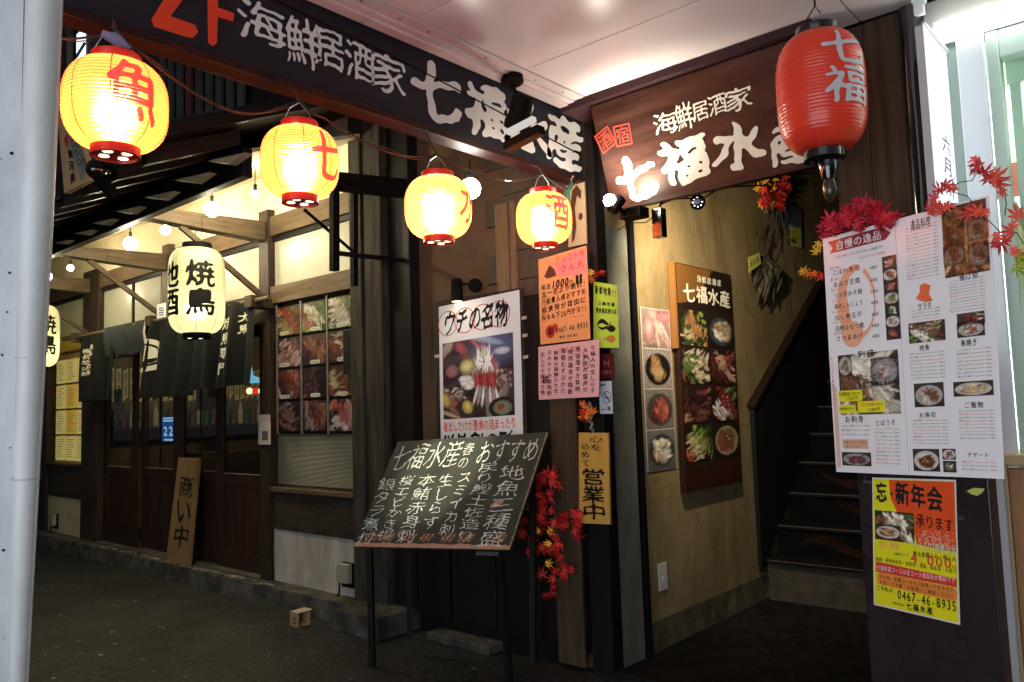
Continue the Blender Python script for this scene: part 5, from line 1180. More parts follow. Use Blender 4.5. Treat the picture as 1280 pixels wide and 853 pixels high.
qm = Q(pm(1028.5, 299, .03), pm(1236, 244, .012), pm(1256, 599, .012), pm(1046, 590, .03), bow=.004)
mn = thing('menu_sheets', 'large laminated white menu of two joined sheets with dish photos hung on the standing panel', 'menu', (qm.c[2]+qm.c[3])/2)
part('laminate', sheet(qm, .002, 20, 24), LAMI, mn)
print_mat('print_lam', .2, coat=.5); PL = MATS['print_lam']
def mp(px, py):
    """sheet coordinates of a point of the photograph"""
    p = pm(px, py, .02); a = b = .5
    for _ in range(12):
        r = p-qm.pt(a, b); e = 1e-3; du = (qm.pt(a+e, b)-qm.pt(a, b))/e; dv = (qm.pt(a, b+e)-qm.pt(a, b))/e
        a += (r@du)/(du@du); b += (r@dv)/(dv@dv)
    return float(a), float(b)
def mphoto(px0, py0, px1, py1, seed, kind, nx, ny, plate='e8e4dc', n=40, **k):
    a0, b1 = mp(px0, py0); a1, b0 = mp(px1, py1); cc, _ = food(seed, kind, nx, ny, plate, '4a3c34', 1., n, .14, **k); photo_part('dish_photo', qm, (a0, b0, a1, b1), cc, mn, .0032, PL)
def mtext(s, px0, py0, px1, py1, m_, bold=.02, g=None, d=.0034, mode='h', **k):
    a0, b1 = mp(px0, py0); a1, b0 = mp(px1, py1); gg = text(qm, s, a0, min(b0, b1), a1, max(b0, b1), mode, bold=bold, d=d, g=g, **k)
    if g is None: part('lettering', gg, m_, mn)
    return gg
part('fold_line', poly(qm, [(.485, 0), (.487, 0), (.487, 1), (.485, 1)], .0032), mat('sheet joint', (.45, .42, .43), .3), mn)
# peach brush ring behind the specials
a, b = mp(1072, 378); MP = mat('peach brush ring', (.85, .42, .26), .25, coat=.5)
t = np.linspace(0, 6.0, 40)+1.3; ra_, rb_ = .13, .158
o_ = [qm.pt(a+ra_*math.cos(u), b+rb_*math.sin(u), .0032) for u in t]; i_ = [qm.pt(a+.01+(ra_-.045+.025*math.sin(u*1.3))*math.cos(u), b+(rb_-.03+.02*math.cos(u))*math.sin(u), .0032) for u in t]
part('brush_ring', G().add(o_+i_, [(40+i, i, i+1, 41+i) for i in range(39)]), MP, mn)
g = oval(qm, *mp(1068, 418), .072, .055, .0033, 24); part('brush_blot', g, MP, mn)
# ribbon title
x0, y0, x1, y1 = 1037, 306, 1117, 287
rb_pts = [mp(1037, 303), mp(1104, 284), mp(1115, 291), mp(1108, 300), mp(1039, 318), mp(1043, 311)]
MAR = mat('maroon ribbon', (.17, .02, .05), .2, coat=.5); part('ribbon', poly(qm, rb_pts[::-1], .0034), MAR, mn)
WT = mat('white print', (.75, .72, .74), .3)
a0, b1 = mp(1046, 300); a1, b0 = mp(1104, 301.5); bl = mp(1046, 315)[1]; b0b = mp(1104, 286)[1]
g = text(qm, '自慢の逸品', a0, bl, a1, mp(1046, 302)[1], bold=.03, d=.0042, rise=(mp(1104, 300)[1]-mp(1046, 315)[1])/(a1-a0), gap=.02, res=2); part('title', g, WT, mn)
KI = mat('black print', (.02, .018, .02), .3); RI = mat('red print', (.65, .05, .04), .3)
def mline(s, x0, yL, x1, hpx, m_, bold=.02, g=None, **k):
    """line of print starting at pixel x0, following the sheet's slope"""
    a0, b0 = mp(x0, yL); a1, _ = mp(x1, yL); h_ = mp(x0, yL-hpx)[1]-b0; sl = -.030
    gg = text(qm, s, a0, b0, a1, b0+h_, bold=bold, d=.0036, g=g, gap=.03, **k)
    if g is None: part('lettering', gg, m_, mn)
g = G(); mline('ゼロに味わっていただきたい七福産です', 1047, 324.5, 1106, 4.4, KI, .0, g); 
for i, (s, yy) in enumerate((('こぼれ寿司', 348), ('あおさ豆腐', 363), ('つぶ貝みそ焼', 376.5), ('海老しんじょう', 390), ('出し巻玉子', 404), ('白鱈＆もつ煮', 417.5), ('さつまあげ', 430))):
    mline(s, 1043+i*.8, yy-2, 1043+i*.8+(36 if len(s) > 5 else 34), 8, KI, .02, g, res=2); mline(['480', '480', '580', '480', '480', '480', '480'][i], 1088.5+i*.6, yy-10+i*.55, 1098+i*.6, 6, KI, .02, g)
part('special_dishes', g, KI, mn, kind='stuff')
g = G()
for i, (s, yy) in enumerate((('名物', 340), ('磯の香り', 354), ('焼き立て', 367), ('ぷりぷり', 381), ('ほんのり甘い', 394.5), ('やわらかい', 408), ('自家製', 421))): mline(s, 1039.5+i*.8, yy-1.5, 1052+i*.8+(10 if len(s) > 4 else 0), 3.6, RI, .0, g)
mline('お召し上がりください新鮮地魚', 1076, 325, 1108, 4, RI, .0, g)
mtext('すべてがお客様のために!', 1041, 446, 1048, 513, RI, .03, g, mode='v')
part('red_lettering', g, RI, mn)
# column of small photographs
for i in range(7):
    yy = 322+i*14.6; mphoto(1103.5+i*.9, yy, 1122+i*.9, yy+14, 60+i, ['pink', 'salad', 'meat', 'fried', 'noodle', 'noodle', 'meat'][i], 14, 12, 'e0dcd8' if i % 2 else '3a3430', 16)
mphoto(1176, 262, 1236, 338, 70, 'fried', 30, 36, None, 70); mphoto(1178, 262, 1205, 282, 71, 'noodle', 14, 10, 'e0c040', 12)
mphoto(1180, 286, 1206, 306, 72, 'noodle', 14, 12, '2a2624', 6); mphoto(1207, 275, 1235, 297, 73, 'fried', 14, 12, 'd8d4cc', 14); mphoto(1178, 309, 1206, 329, 74, 'noodle', 14, 12, 'c8c4bc', 22); mphoto(1208, 305, 1236, 331, 75, 'noodle', 14, 12, 'b8b0a8', 22)
mphoto(1136, 405, 1182, 425, 76, 'noodle', 26, 14, None, 60); mphoto(1195, 393, 1230, 404, 77, 'meat', 18, 10, None, 24); mphoto(1195, 404, 1230, 419, 78, 'noodle', 18, 12, 'c0bcb4', 20)
mphoto(1050, 445, 1128, 517, 79, 'noodle', 34, 34, None, 150)
mphoto(1090, 448, 1126, 480, 80, 'pink', 22, 20, 'b0b4c0', 24); mphoto(1050, 445, 1068, 470, 84, 'sashimi', 14, 16, 'e8e0dc', 14)
mphoto(1143, 480, 1181, 508, 81, 'noodle', 24, 20, 'b8b4b4', 34); mphoto(1191, 478, 1241, 494, 82, 'fried', 28, 14, 'd8d0c8', 34)
mphoto(1055, 565, 1092, 583, 83, 'dark', 24, 14, 'a8a4a0', 30); mphoto(1142, 561, 1176, 590, 85, 'fried', 22, 20, 'e0dcd8', 18); mphoto(1178, 561, 1195, 575, 86, 'meat', 12, 10, 'e0dcd8', 10); mphoto(1179, 576, 1196, 591, 87, 'noodle', 12, 10, '4a4c50', 5)
# crest of red leaf over the salad heading
part('salad_mark', poly(qm, [mp(x, y) for x, y in ((1150, 357), (1156, 354), (1163, 357), (1161, 368), (1166, 376), (1158, 378), (1150, 376), (1145, 373), (1150, 366))][::-1], .0036), mat('orange print', (.80, .16, .05), .3), mn)
YL = mat('yellow print label', (.80, .75, .03), .3)
for x0, y0, x1, y1 in ((1051, 489, 1081, 501), (1075, 502, 1109, 515), (1052, 507, 1073, 516)): a0, b1 = mp(x0, y0); a1, b0 = mp(x1, y1); part('yellow_label', rect(qm, a0, b0, a1, b1, .005), YL, mn)
g = G(); mtext('特選鮮盛り合わせ', 1052, 490, 1079, 495, None, .02, g, d=.0062); mtext('1280円', 1061, 495.5, 1076, 500, None, .02, g, d=.0062); mtext('地魚鮮盛り合わせ', 1053, 509, 1071, 513, None, .02, g, d=.0062); mtext('1680円', 1087, 509, 1103, 514, None, .02, g, d=.0062)
mtext('その日の仕入れで', 1062, 468, 1105, 475, None, .02, g, d=.006); mtext('地物の新鮮な魚を', 1075, 477, 1118, 484, None, .02, g, d=.006)
part('photo_lettering', g, INK, mn); part('photo_lettering', mtext('こだわり鮮盛り合わせ', 1078, 503, 1107, 508, None, .02, G(), d=.0062), RI, mn)
# headings
g = G()
for s, x0, y0, x1, y1 in (('逸品料理', 1138, 275, 1164, 284), ('揚げ物', 1197, 340, 1222, 349), ('サラダ', 1147, 379, 1165, 386), ('刺盛', 1073, 438, 1096, 447), ('焼魚', 1149, 431, 1163, 439), ('串焼き', 1199, 424, 1221, 433), ('お刺身', 1058, 519, 1083, 529), ('とはうそ', 1096, 524, 1122, 533), ('お寿司', 1149, 515, 1171, 523), ('ご飯物', 1204, 502, 1229, 511), ('デザート', 1208, 565, 1236, 573)):
    mtext(s, x0, y0, x1, y1, KI, .03, g, brush=.008)
part('heading', g, KI, mn, kind='stuff')
WORDS = ['豚の角煮', '鶏のから揚げ', 'まぐろ山かけ', '自家製塩辛', 'しらすおろし', '海老マヨ', '冷奴', '枝豆', 'たこわさび', '焼き茄子', 'ポテトサラダ', '厚焼き玉子', '明太子', 'いか一夜干し', '本日の煮付け', 'ほっけ開き', 'アジフライ']
gk, gr = G(), G(); rs = np.random.RandomState(9)
def block(x0, y0, x1, y1, n, price=9, dx=0):
    for i in range(n):
        yb = y0+(y1-y0)*(i+.8)/n; hh = (y1-y0)/n*.62; s = WORDS[rs.randint(len(WORDS))]; xx = x0+dx*i/n
        g_ = gr if rs.rand() < .22 else gk; we = xx+min(len(s)*hh*1.05, (x1-x0)*.62); a0, b0 = mp(xx, yb); a1, _ = mp(we, yb); h_ = mp(xx, yb-hh)[1]-b0
        text(qm, s, a0, b0, a1, b0+h_, bold=.02, res=0, d=.0036, g=g_, gap=.02); ap, _ = mp(x1-price+dx*i/n, yb); ae, _ = mp(x1+dx*i/n, yb)
        text(qm, str(rs.choice([380, 480, 580, 680, 780])), ap, b0, ae, b0+h_, bold=.02, res=0, d=.0036, g=g_, gap=.02); rect(qm, a1+.006, b0+h_*.35, ap-.006, b0+h_*.35+.0012, .0035, g_)
block(1133, 285, 1173, 352, 16, 8, 2); block(1141, 387, 1175, 403, 4, 7); block(1186, 351, 1230, 392, 11, 8, 2); block(1138, 441, 1181, 476, 8, 8, 2); block(1195, 436, 1238, 474, 8, 8, 2); block(1055, 530, 1090, 546, 3, 7); block(1096, 534, 1126, 581, 10, 7, 2)
block(1142, 524, 1186, 556, 8, 8, 1); block(1198, 512, 1242, 550, 9, 8, 2); block(1202, 575, 1245, 589, 3, 8, 1)
part('menu_lines', gk, KI, mn, kind='stuff'); part('menu_lines', gr, RI, mn, kind='stuff')
a0, b1 = mp(1056, 549); a1, b0 = mp(1088, 561); part('peach_box', rect(qm, a0, b0, a1, b1, .0034), mat('peach print', (.70, .42, .28), .3), mn)
part('note', mtext('季節によって内容が', 1058, 551, 1086, 555, None, 0, mtext('変わります', 1060, 556, 1080, 560, None, 0, G()), d=.0044), KI, mn)
part('corner_strip', rect(qm, .012, .02, .04, .36, .0033), mat('faded peach strip', (.72, .50, .38), .3), mn)

# yellow party poster
qy = Q(pm(1090.5, 597, .006), pm(1195, 600, .006), pm(1200.5, 781.5, .006), pm(1092.5, 756, .006))
yp = posterbase('party_poster', 'yellow and orange year end party poster with photo, price and phone number below the menu', qy, mat('white poster edge', (.72, .70, .62), .3))
part('yellow_ground', rect(qy, .015, .012, .985, .988, .0022), YELLOWP, yp)
part('orange_ground', poly(qy, [(.22, .985), (.985, .985), (.985, .50), (.85, .50), (.55, .52), (.52, .60), (.52, .72), (.32, .74), (.24, .84)], .0032), OREDP, yp)
g = G(); text(qy, '忘', .045, .80, .20, .975, bold=.06, res=2, brush=.01, d=.0045, g=g, tight=True); text(qy, '・', .20, .83, .30, .93, bold=.12, res=2, d=.0045, g=g); text(qy, '新年会', .29, .795, .86, .985, bold=.05, res=2, brush=.012, d=.0045, g=g, tight=True, rise=-.06, gap=.04)
text(qy, '承ります', .54, .645, .97, .75, bold=.03, res=2, brush=.01, d=.0045, g=g, rise=-.04, gap=0)
text(qy, '飲み放題込み・税込み', .50, .425, .985, .475, bold=.03, d=.0045, g=g); text(qy, 'SABAコース', .27, .415, .45, .445, bold=.02, d=.0045, g=g)
text(qy, '御鍋・揚物茶碗蒸・御飯物・海鮮・御新香・水菓子', .04, .345, .98, .385, bold=.02, res=0, d=.0045, g=g); text(qy, 'ご予約は', .04, .12, .25, .165, bold=.03, d=.0045, g=g); text(qy, '0467-46-8935', .30, .085, .975, .175, bold=.03, d=.0045, g=g, gap=.02, rise=.0)
text(qy, '七福水産', .40, .02, .72, .085, bold=.04, brush=.01, d=.0045, g=g); text(qy, '海鮮居酒家', .24, .035, .38, .065, bold=.01, res=0, d=.0045, g=g)
part('black_lettering', g, KI, yp, kind='stuff')
g = G(); text(qy, '4,000', .46, .375, .94, .47, bold=.022, res=2, d=.005, g=g, gap=.02); text(qy, '円', .93, .375, .985, .41, bold=.03, d=.005, g=g); part('price', g, RI, yp)
part('red_band', poly(qy, [(.04, .265), (.98, .255), (.98, .315), (.04, .345)], .004), RI, yp); part('band_lettering', text(qy, '七福特選コースは全コース個室料が無料です', .05, .275, .97, .325, bold=.02, res=0, d=.005), WT, yp)
part('orange_band', poly(qy, [(.05, .19), (.08, .17), (.95, .155), (.98, .18), (.98, .235), (.94, .25), (.08, .262), (.05, .245)], .0035), mat('orange band', (.78, .25, .05), .3), yp)
g = G(); text(qy, 'その他、各種コースもご用意しております', .08, .212, .95, .252, bold=.02, res=0, d=.005, g=g); text(qy, '人数・ご予算・お気軽にご相談ください', .08, .17, .95, .208, bold=.02, res=0, d=.005, g=g); part('band_lettering', g, KI, yp)
g = G(); text(qy, 'たっぷり2時間30分', .50, .48, .985, .55, bold=.06, d=.0045, g=g); part('outlined_lettering', g, mat('pale grey green print', (.55, .55, .35), .4), yp)
cc, _ = food(90, 'noodle', 34, 32, None, '3c3424', 1, 80, .14); photo_part('photograph', qy, (.035, .52, .52, .745), cc, yp, .004); cc, _ = food(91, 'fried', 20, 16, 'd8d4c8', '3c3424', 1, 20, .14); photo_part('photograph', qy, (.04, .53, .36, .64), cc, yp, .005)
g = G(); rs = np.random.RandomState(2); [oval(qy, .56+.4*rs.rand(), .53+.10*rs.rand(), .012, .006, .004, 6, g) for _ in range(90)]; part('speckle', g, mat('pink speckle', (.75, .35, .25), .4), yp)
part('stamp', text(qy, '新鮮', .06, .455, .36, .515, bold=.02, d=.004), mat('orange outline', (.8, .4, .1), .4), yp)

# ================================================================== LIT SHOP AT THE RIGHT EDGE
shop = thing('neighbouring_shop', 'brightly lit neighbouring shop with white frames, glass and an orange counter at the right edge', 'building', (1.2, 4.3, 0))
PY = 3.97
px0 = P(1197, 60, 'y', PY)[0]; px1 = P(1232, 60, 'y', PY)[0]
part('door_post', G().box(px0, px1, 3.93, 3.949, 0, 3.19), WHITEL, shop, bevel=.006); part('door_post_edge', G().box(px1+.002, px1+.05, 3.955, 4.05, 0, 3.19), mat('pale green frame', (.52, .64, .55), .35), shop, bevel=.004)
part('wall_infill', G().box(-.95, px0-.002, 3.99, 4.06, 0, 3.405), mat('grey green infill', (.30, .36, .33), .5), shop)
zb = P(1225, 35, 'y', 3.93)[2]; zt_ = P(1165, 30, 'y', 3.93)[2]
part('header', G().box(-.85, 3.2, 3.95, 4.06, 3.19, 3.405), mat('grey header', (.36, .36, .33), .5), shop)
lb = part('header_light_box', G().box(-.80, 3.2, 3.90, 3.945, 3.20, 3.28), emis('tube light box', (.92, 1, .95), 7.0), shop)
part('window_head', G().box(px1+.05, 3.2, 4.10, 4.13, 2.98, 3.2), mat('pale green inner head', (.62, .74, .62), .4), shop); part('inner_jamb', G().box(px1+.06, px1+.10, 4.10, 4.14, .9, 2.98), mat('pale green frame', (0,)*3), shop); part('window_frame', G().box(px1+.05, 3.2, 3.96, 4.04, 3.06, 3.19), mat('pale green frame', (0,)*3), shop, bevel=.004)
part('window_glass', G().box(px1+.05, 3.2, 4.0, 4.006, .95, 3.06), glass_mat('shop glass', (.93, 1, .95), .02, .93), shop)
part('shop_back_wall', G().box(-.9, 3.2, 5.0, 5.1, 0, 3.3), emis('brightly lit shop wall', (.86, 1, .88), 2.4), shop)
part('shop_ceiling', G().box(-.9, 3.2, 4.06, 5.0, 3.25, 3.3), mat('shop ceiling', (.7, .75, .7), .6), shop); part('shop_floor', G().box(-.9, 3.2, 4.06, 5.0, -.02, .02), mat('shop floor', (.4, .36, .3), .5), shop)
part('shop_side', G().box(-.93, -.9, 4.06, 5.0, 0, 3.3), mat('shop ceiling', (0,)*3), shop)
for i in range(3): part('ceiling_tube', G().tube([(px1+.3+i*.9, 4.3, 3.2), (px1+.3+i*.9+.7, 4.3, 3.2)], .02, 8), emis('shop tube', (.9, 1, .92), 12), shop)
z1 = P(1260, 205, 'y', 4.12)[2]; z0 = P(1260, 248, 'y', 4.12)[2]
part('orange_banner', G().box(P(1225, 220, 'y', 4.12)[0], 1.8, 4.11, 4.12, z0, z1), mat('glowing orange banner', (.85, .17, .07), .5, emit=(1, .16, .06), estr=.25), shop)  # the banner's own glow stands in for light on its front
part('cream_shelf_back', G().box(P(1256, 300, 'y', 4.3)[0], 1.8, 4.28, 4.3, .98, z0-.02), mat('cream shelf back', (.80, .76, .50), .6), shop)
part('bamboo_pole', G().bar(P(1266, 255, 'y', 4.1), P(1292, 300, 'y', 4.1), .03, .03), mat('bamboo', (.42, .30, .14), .5), shop)
x0 = P(1258, 600, 'y', 3.93)[0]; TANW = mat('tan counter wood', (.42, .20, .09), .4, (.50, .26, .12), 3, (8, 8, 1)); zc = P(1262, 568, 'y', 3.9)[2]
part('counter_top', G().box(x0-.02, 1.8, 3.88, 4.3, zc-.045, zc), mat('light counter top', (.62, .45, .25), .4), shop, bevel=.004)
for i in range(3): part('counter_door', G().box(x0+.012+i*.5, x0+.50+i*.5, 3.905, 3.93, .1, zc-.06), TANW, shop, bevel=.004)
part('counter_side', G().box(x0, x0+.010, 3.90, 4.3, .08, zc-.05), mat('light counter top', (0,)*3), shop)
part('red_tag', G().box(x0+.02, x0+.12, 3.895, 3.9045, .10, .32), mat('red tag', (.6, .05, .03), .4), shop)

# projecting white sign box
bx = P(1141, 33, 'y', 3.84)[0]; bx2 = P(1190, 60, 'y', 3.60)[0]
ws = thing('white_sign_box', 'tall narrow white sign box with a few violet vertical characters beside the black downpipe', 'sign', (-.8, 3.7, 1.2))
zb_ = 1.75
l0, l1 = P(1143, 34, 'y', 3.60), P(1154.5, 30, 'y', 3.60); yb_ = P(1187, 66, 'x', l1[0])[1]; zt2 = l0[2]
part('side_face', G().box(l0[0], l1[0]-.003, 3.60, yb_, zb_, zt2), mat('grey sign side', (.46, .46, .48), .4), ws, bevel=.003)
qw = Q(V(l1[0], 3.60, zt2), V(l1[0], yb_, zt2), V(l1[0], yb_, zb_), V(l1[0], 3.60, zb_))
part('face', G().slab(qw.c, V(1, 0, 0), .003), emis('dim sign face', (.86, .94, 1), 1.0), ws)
part('lettering', text(qw, '六月川通', .30, .42, .70, .70, 'v', bold=.02, d=.003), mat('violet print', (.16, .13, .30), .5), ws)
part('top_flap', G().bar(V(l1[0], 3.60, zt2+.004), V(l1[0]+.01, yb_, zt2-.0), .012, .012), WHITEL, ws)
part('mount_bar', G().box(l0[0]-.01, l1[0], yb_-.04, 3.99, 2.9, 2.93), BLACKM, ws)
part('mount_tab', G().box(l0[0]-.02, l0[0]+.03, 3.66, 3.72, 3.30, 3.36), WHITEL, ws, bevel=.003)

# ================================================================== INSIDE THE ENTRANCE: PICTURES ON THE PLASTER WALL
WXp = -2.757
q = qrect([(838.5, 330), (908, 344), (919, 601), (848.5, 617)], 'x', WXp); q.c = [c+V(.0, 0, 0) for c in q.c]
sg = thing('menu_signboard', 'tall brown wooden board with cream lettering and ten dish photos on the plaster wall', 'sign', (q.c[2]+q.c[3])/2)
q.c = [c+V(.045, 0, 0) for c in q.c]
part('board', G().slab(q.c, q.n, .044), mat('dark brown sign panel', (.020, .009, .006), .45, (.036, .016, .010), 3), sg, bevel=.003)
part('left_edge', G().slab([q.pt(-.03, 1.0, .0), q.pt(0, 1.0, .0), q.pt(0, .62, .0), q.pt(-.03, .62, .0)], q.n, .044), mat('orange brown edge', (.26, .12, .035), .6), sg)
part('header_panel', rect(q, .01, .80, .99, .995, .001), mat('near black header', (.018, .010, .008), .35), sg)
t = np.linspace(math.pi, 1.5*math.pi, 12); part('header_sweep', poly(q, [(.01, .995)]+[(.01, .82)]+[(.46+.45*math.sin(u*1.0+math.pi/2+math.pi)*0+ -.45+.62*(i/11), .82+.175*(i/11)**2.0) for i, u in enumerate(t)], .002), mat('orange brown sweep', (.17, .075, .02), .5), sg)
g = G(); text(q, '海鮮居酒家', .34, .925, .80, .965, bold=.03, brush=.015, d=.004, g=g, res=1); part('small_lettering', g, CREAML, sg)
for i, ch in enumerate('七福水産'): part('character', text(q, ch, .10+.215*i, .83, .31+.215*i, .915, bold=.05, brush=.015, d=.004, res=2, tight=True, gap=.03), CREAML, sg)
kk = [('salad', None), ('noodle', '3c4a50'), ('noodle', None), ('meat', None), ('dark', None), ('sashimi', None), ('salad', None), ('fried', 'b09870'), ('salad', '4a5030'), ('noodle', None)]
for i in range(5):
    for j in range(2):
        if i == 4: continue
        b1 = .795-i*.170; nm = kk[i*2+j]; cc, _ = food(100+i*2+j, nm[0], 22, 24, nm[1], '2c2018', .85, 60, .15); photo_part('dish_photo', q, (.03+j*.485, b1-.160, .50+j*.485, b1), cc, sg, .002)
part('red_wave_band', poly(q, [(.02, .012), (.98, .012), (.98, .10), (.80, .075), (.6, .10), (.4, .07), (.2, .10), (.02, .085)], .002), mat('dark red wave', (.035, .010, .008), .5), sg)

q = qrect([(802.5, 387), (838, 386), (844, 586), (806, 590)], 'x', WXp)
ps = thing('photo_strip', 'vertical strip of four dish photos on the plaster wall beside the black downpipe', 'poster', (q.c[2]+q.c[3])/2)
part('sheet', sheet(q, .003, 1, 1), mat('pale strip sheet', (.50, .46, .42), .5), ps)
for i, (kd, pl_, bg) in enumerate((('pink', None, '8a7a6c'), ('fried', '1c1614', 'a89c94'), ('meat', '4a4640', '8c8078'), ('noodle', '3c4448', '6c6c68'))):
    b1 = .995-i*.25; cc, _ = food(120+i, kd, 24, 26, pl_, bg, .9, [30, 8, 50, 50][i], [.3, .14, .15, .15][i]); photo_part('dish_photo', q, (.03, b1-.24, .97, b1), cc, ps, .005)

# dark framed picture and lime note
q = qrect([(971, 256), (1000, 262), (1001, 292), (985, 290)], 'x', WXp+.01)
q = Q(*[P(x, y, 'x', WXp+.02) for x, y in ((975, 255), (1002, 262), (1003, 291), (980, 284))])
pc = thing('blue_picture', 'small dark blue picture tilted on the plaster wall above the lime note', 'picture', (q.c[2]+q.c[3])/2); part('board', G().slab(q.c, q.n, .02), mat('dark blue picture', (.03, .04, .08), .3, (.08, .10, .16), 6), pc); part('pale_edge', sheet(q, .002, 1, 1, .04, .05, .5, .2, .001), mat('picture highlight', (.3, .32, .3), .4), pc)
q = Q(*[P(x, y, 'x', WXp+.03) for x, y in ((987, 284), (1001, 285), (1002, 310), (989, 308))])
ln = thing('lime_note', 'small lime yellow note pinned on the plaster wall by the dark blue picture', 'note', (q.c[2]+q.c[3])/2); part('sheet', sheet(q, .002, 4, 4), mat('lime note', (.48, .50, .09), .6), ln)
g = G(); [rect(q, .15, .2+i*.12, .5+.3*RNG.rand(), .22+i*.12, .004, g) for i in range(6)]; part('writing', g, mat('olive writing', (.22, .24, .05), .6), ln)

# dried husk bundle hanging on the wall
hb = thing('dried_husk_bundle', 'bundle of dried dark husks hanging on the plaster wall with a small yellow tag', 'ornament', P(965, 388, 'x', WXp+.05))
rs = np.random.RandomState(21)
top = P(948, 318, 'x', WXp+.06)
for i in range(20):
    u = rs.rand(); e_ = P(935+u*42, 352+rs.rand()*36-abs(u-.6)*20, 'x', WXp+.05+.05*rs.rand()); s_ = top+V(.0, rs.uniform(-.03, .22), rs.uniform(-.04, .05)); mid = (s_+e_)/2+V(rs.uniform(.0, .06), rs.uniform(-.10, .10), rs.uniform(-.03, .05))
    wd = rs.uniform(.012, .03); part('husk_leaf', G().tube([s_, (s_+mid)/2, mid, (mid+e_)/2, e_], [wd*.4, wd, wd*1.2, wd*.8, .003], 6), HUSK, hb)
for i in range(12):
    s_ = P(950+rs.rand()*30, 225+rs.rand()*30, 'x', WXp+.05); e_ = P(945+rs.rand()*40, 300+rs.rand()*45, 'x', WXp+.04)
    part('twig', G().tube([s_, (s_*2+e_)/3+V(.02, rs.uniform(-.06, .06), 0), (s_+2*e_)/3+V(.02, rs.uniform(-.06, .06), 0), e_], [.006, .005, .004, .002], 5), HUSK, hb)
for i in range(16):
    c = P(945+rs.rand()*36, 225+rs.rand()*95, 'x', WXp+.05+.03*rs.rand()); d_ = V(rs.uniform(-.3, .3), rs.uniform(-1, 1), rs.uniform(-1, .2)); d_ = nrm(d_)*rs.uniform(.05, .11); s2 = nrm(np.cross(d_, (1, 0, 0)))*.022
    part('dry_leaf', G().add([c, c+d_*.5+s2+V(.012, 0, 0), c+d_, c+d_*.5-s2+V(.012, 0, 0)], [(0, 1, 2, 3)]), mat('brown dry leaf', (.07, .05, .03), .7, (.20, .15, .09), 8), hb)
q = Q(*[P(x, y, 'x', WXp+.14) for x, y in ((935, 322), (949, 316), (951, 330), (936, 341))]); part('tag', sheet(q, .002, 1, 1), mat('yellow tag', (.55, .50, .10), .6), hb); part('tag_writing', text(q, '火の用', .1, .2, .9, .8, bold=.02, d=.004), INK, hb)

# ================================================================== ARTIFICIAL MAPLE
def leaf_mesh(seed, m_):
    rs = np.random.RandomState(seed); g = G(); n = 7
    an = np.linspace(-2.1, 2.1, n); ln_ = [.45, .75, .95, 1.05, .95, .75, .45]
    out = []
    for i in range(n):
        a = math.pi/2-an[i]+rs.uniform(-.08, .08); L_ = ln_[i]*rs.uniform(.88, 1.1); out.append((a, L_))
    for i, (a, L_) in enumerate(out):
        d = V(math.cos(a), math.sin(a), 0); s_ = V(-d[1], d[0], 0); z = -.22*L_*rs.uniform(-.4, 1.8)
        base = V(0, -.12, 0); w_ = .13*(.7+.3*L_)
        g.add([base, base+d*L_*.52-s_*w_+V(0, 0, .06), base+d*L_+V(0, 0, z), base+d*L_*.52+s_*w_+V(0, 0, .06)], [(0, 1, 2), (0, 2, 3)])
        g.add([base+d*.30-s_*.17, base+d*.30+s_*.17, base+V(0, 0, .001)], [(0, 1, 2)])
    g.tube([(0, -.12, 0), (.03, -.35, -.03), (.02, -.6, 0)], .018, 4)
    me = mesh('maple_leaf', g, m_, (0, 0, 0), False); return me
LM = {k: [leaf_mesh(i+o*7, m_) for i in range(3)] for o, (k, m_) in enumerate((('r', LEAFR), ('o', LEAFO), ('y', LEAFY), ('g', LEAFG)))}
def leaf(t, p, size, col, seed, name='leaf', facing=None, spread=.9):
    rs = np.random.RandomState(seed); o = bpy.data.objects.new(name, LM[col][seed % 3]); COL.objects.link(o); o.parent = t
    o.location = tuple(np.array(p)-WL[t.name]); f = nrm(EYE-np.array(p)) if facing is None else nrm(np.array(facing)); f = nrm(f+V(*(rs.rand(3)*2-1))*spread*.6)
    qt = Vector(f).to_track_quat('Z', 'Y'); from_ = Matrix.Rotation(rs.rand()*6.28, 4, 'Z'); o.rotation_euler = (qt.to_matrix().to_4x4()@from_).to_euler(); o.scale = (size*rs.uniform(.75, 1.1), size*rs.uniform(.85, 1.2), size*rs.uniform(.6, 1.8)); WL[o.name] = WL[t.name]; return o
def branch(t, pts, r_=.003): part('stem', G().tube(pts, r_, 5), mat('green brown stem', (.05, .04, .02), .7), t)
# garland under the chalkboard's right side
ga = thing('maple_garland', 'red maple leaf garland with a few yellow leaves hanging right of the chalkboard', 'garland', P(690, 745, 'y', 3.80))
rs = np.random.RandomState(31)
cl = [(690, 610, 22, 14), (684, 640, 26, 14), (705, 655, 22, 12), (668, 660, 16, 6), (680, 690, 18, 8), (690, 715, 14, 6), (690, 740, 6, 3), (672, 600, 12, 4), (716, 715, 3, 2), (722, 660, 8, 4)]
sd = 0
for cx, cy, sp, n_ in cl:
    for i in range(n_):
        sd += 1; px, py = cx+rs.uniform(-sp, sp)*1.25, cy+rs.uniform(-sp, sp)*.9; leaf(ga, P(px, py, 'y', 3.80+rs.uniform(-.08, .04)), rs.uniform(.040, .068), 'r', sd)
for px, py in ((668, 663), (688, 665), (686, 680), (672, 664), (685, 705)): sd += 1; leaf(ga, P(px, py, 'y', 3.72), .042, 'y', sd, spread=.4)
branch(ga, [P(700, 560, 'y', 3.85), P(690, 600, 'y', 3.82), P(686, 660, 'y', 3.82), P(690, 720, 'y', 3.82)]); branch(ga, [P(700, 575, 'y', 3.84), P(718, 640, 'y', 3.84), P(716, 705, 'y', 3.84)], .0015)
g2 = thing('maple_sprig', 'small orange red maple sprig above the hanging wooden plaque', 'garland', P(733, 520, 'y', 3.85))
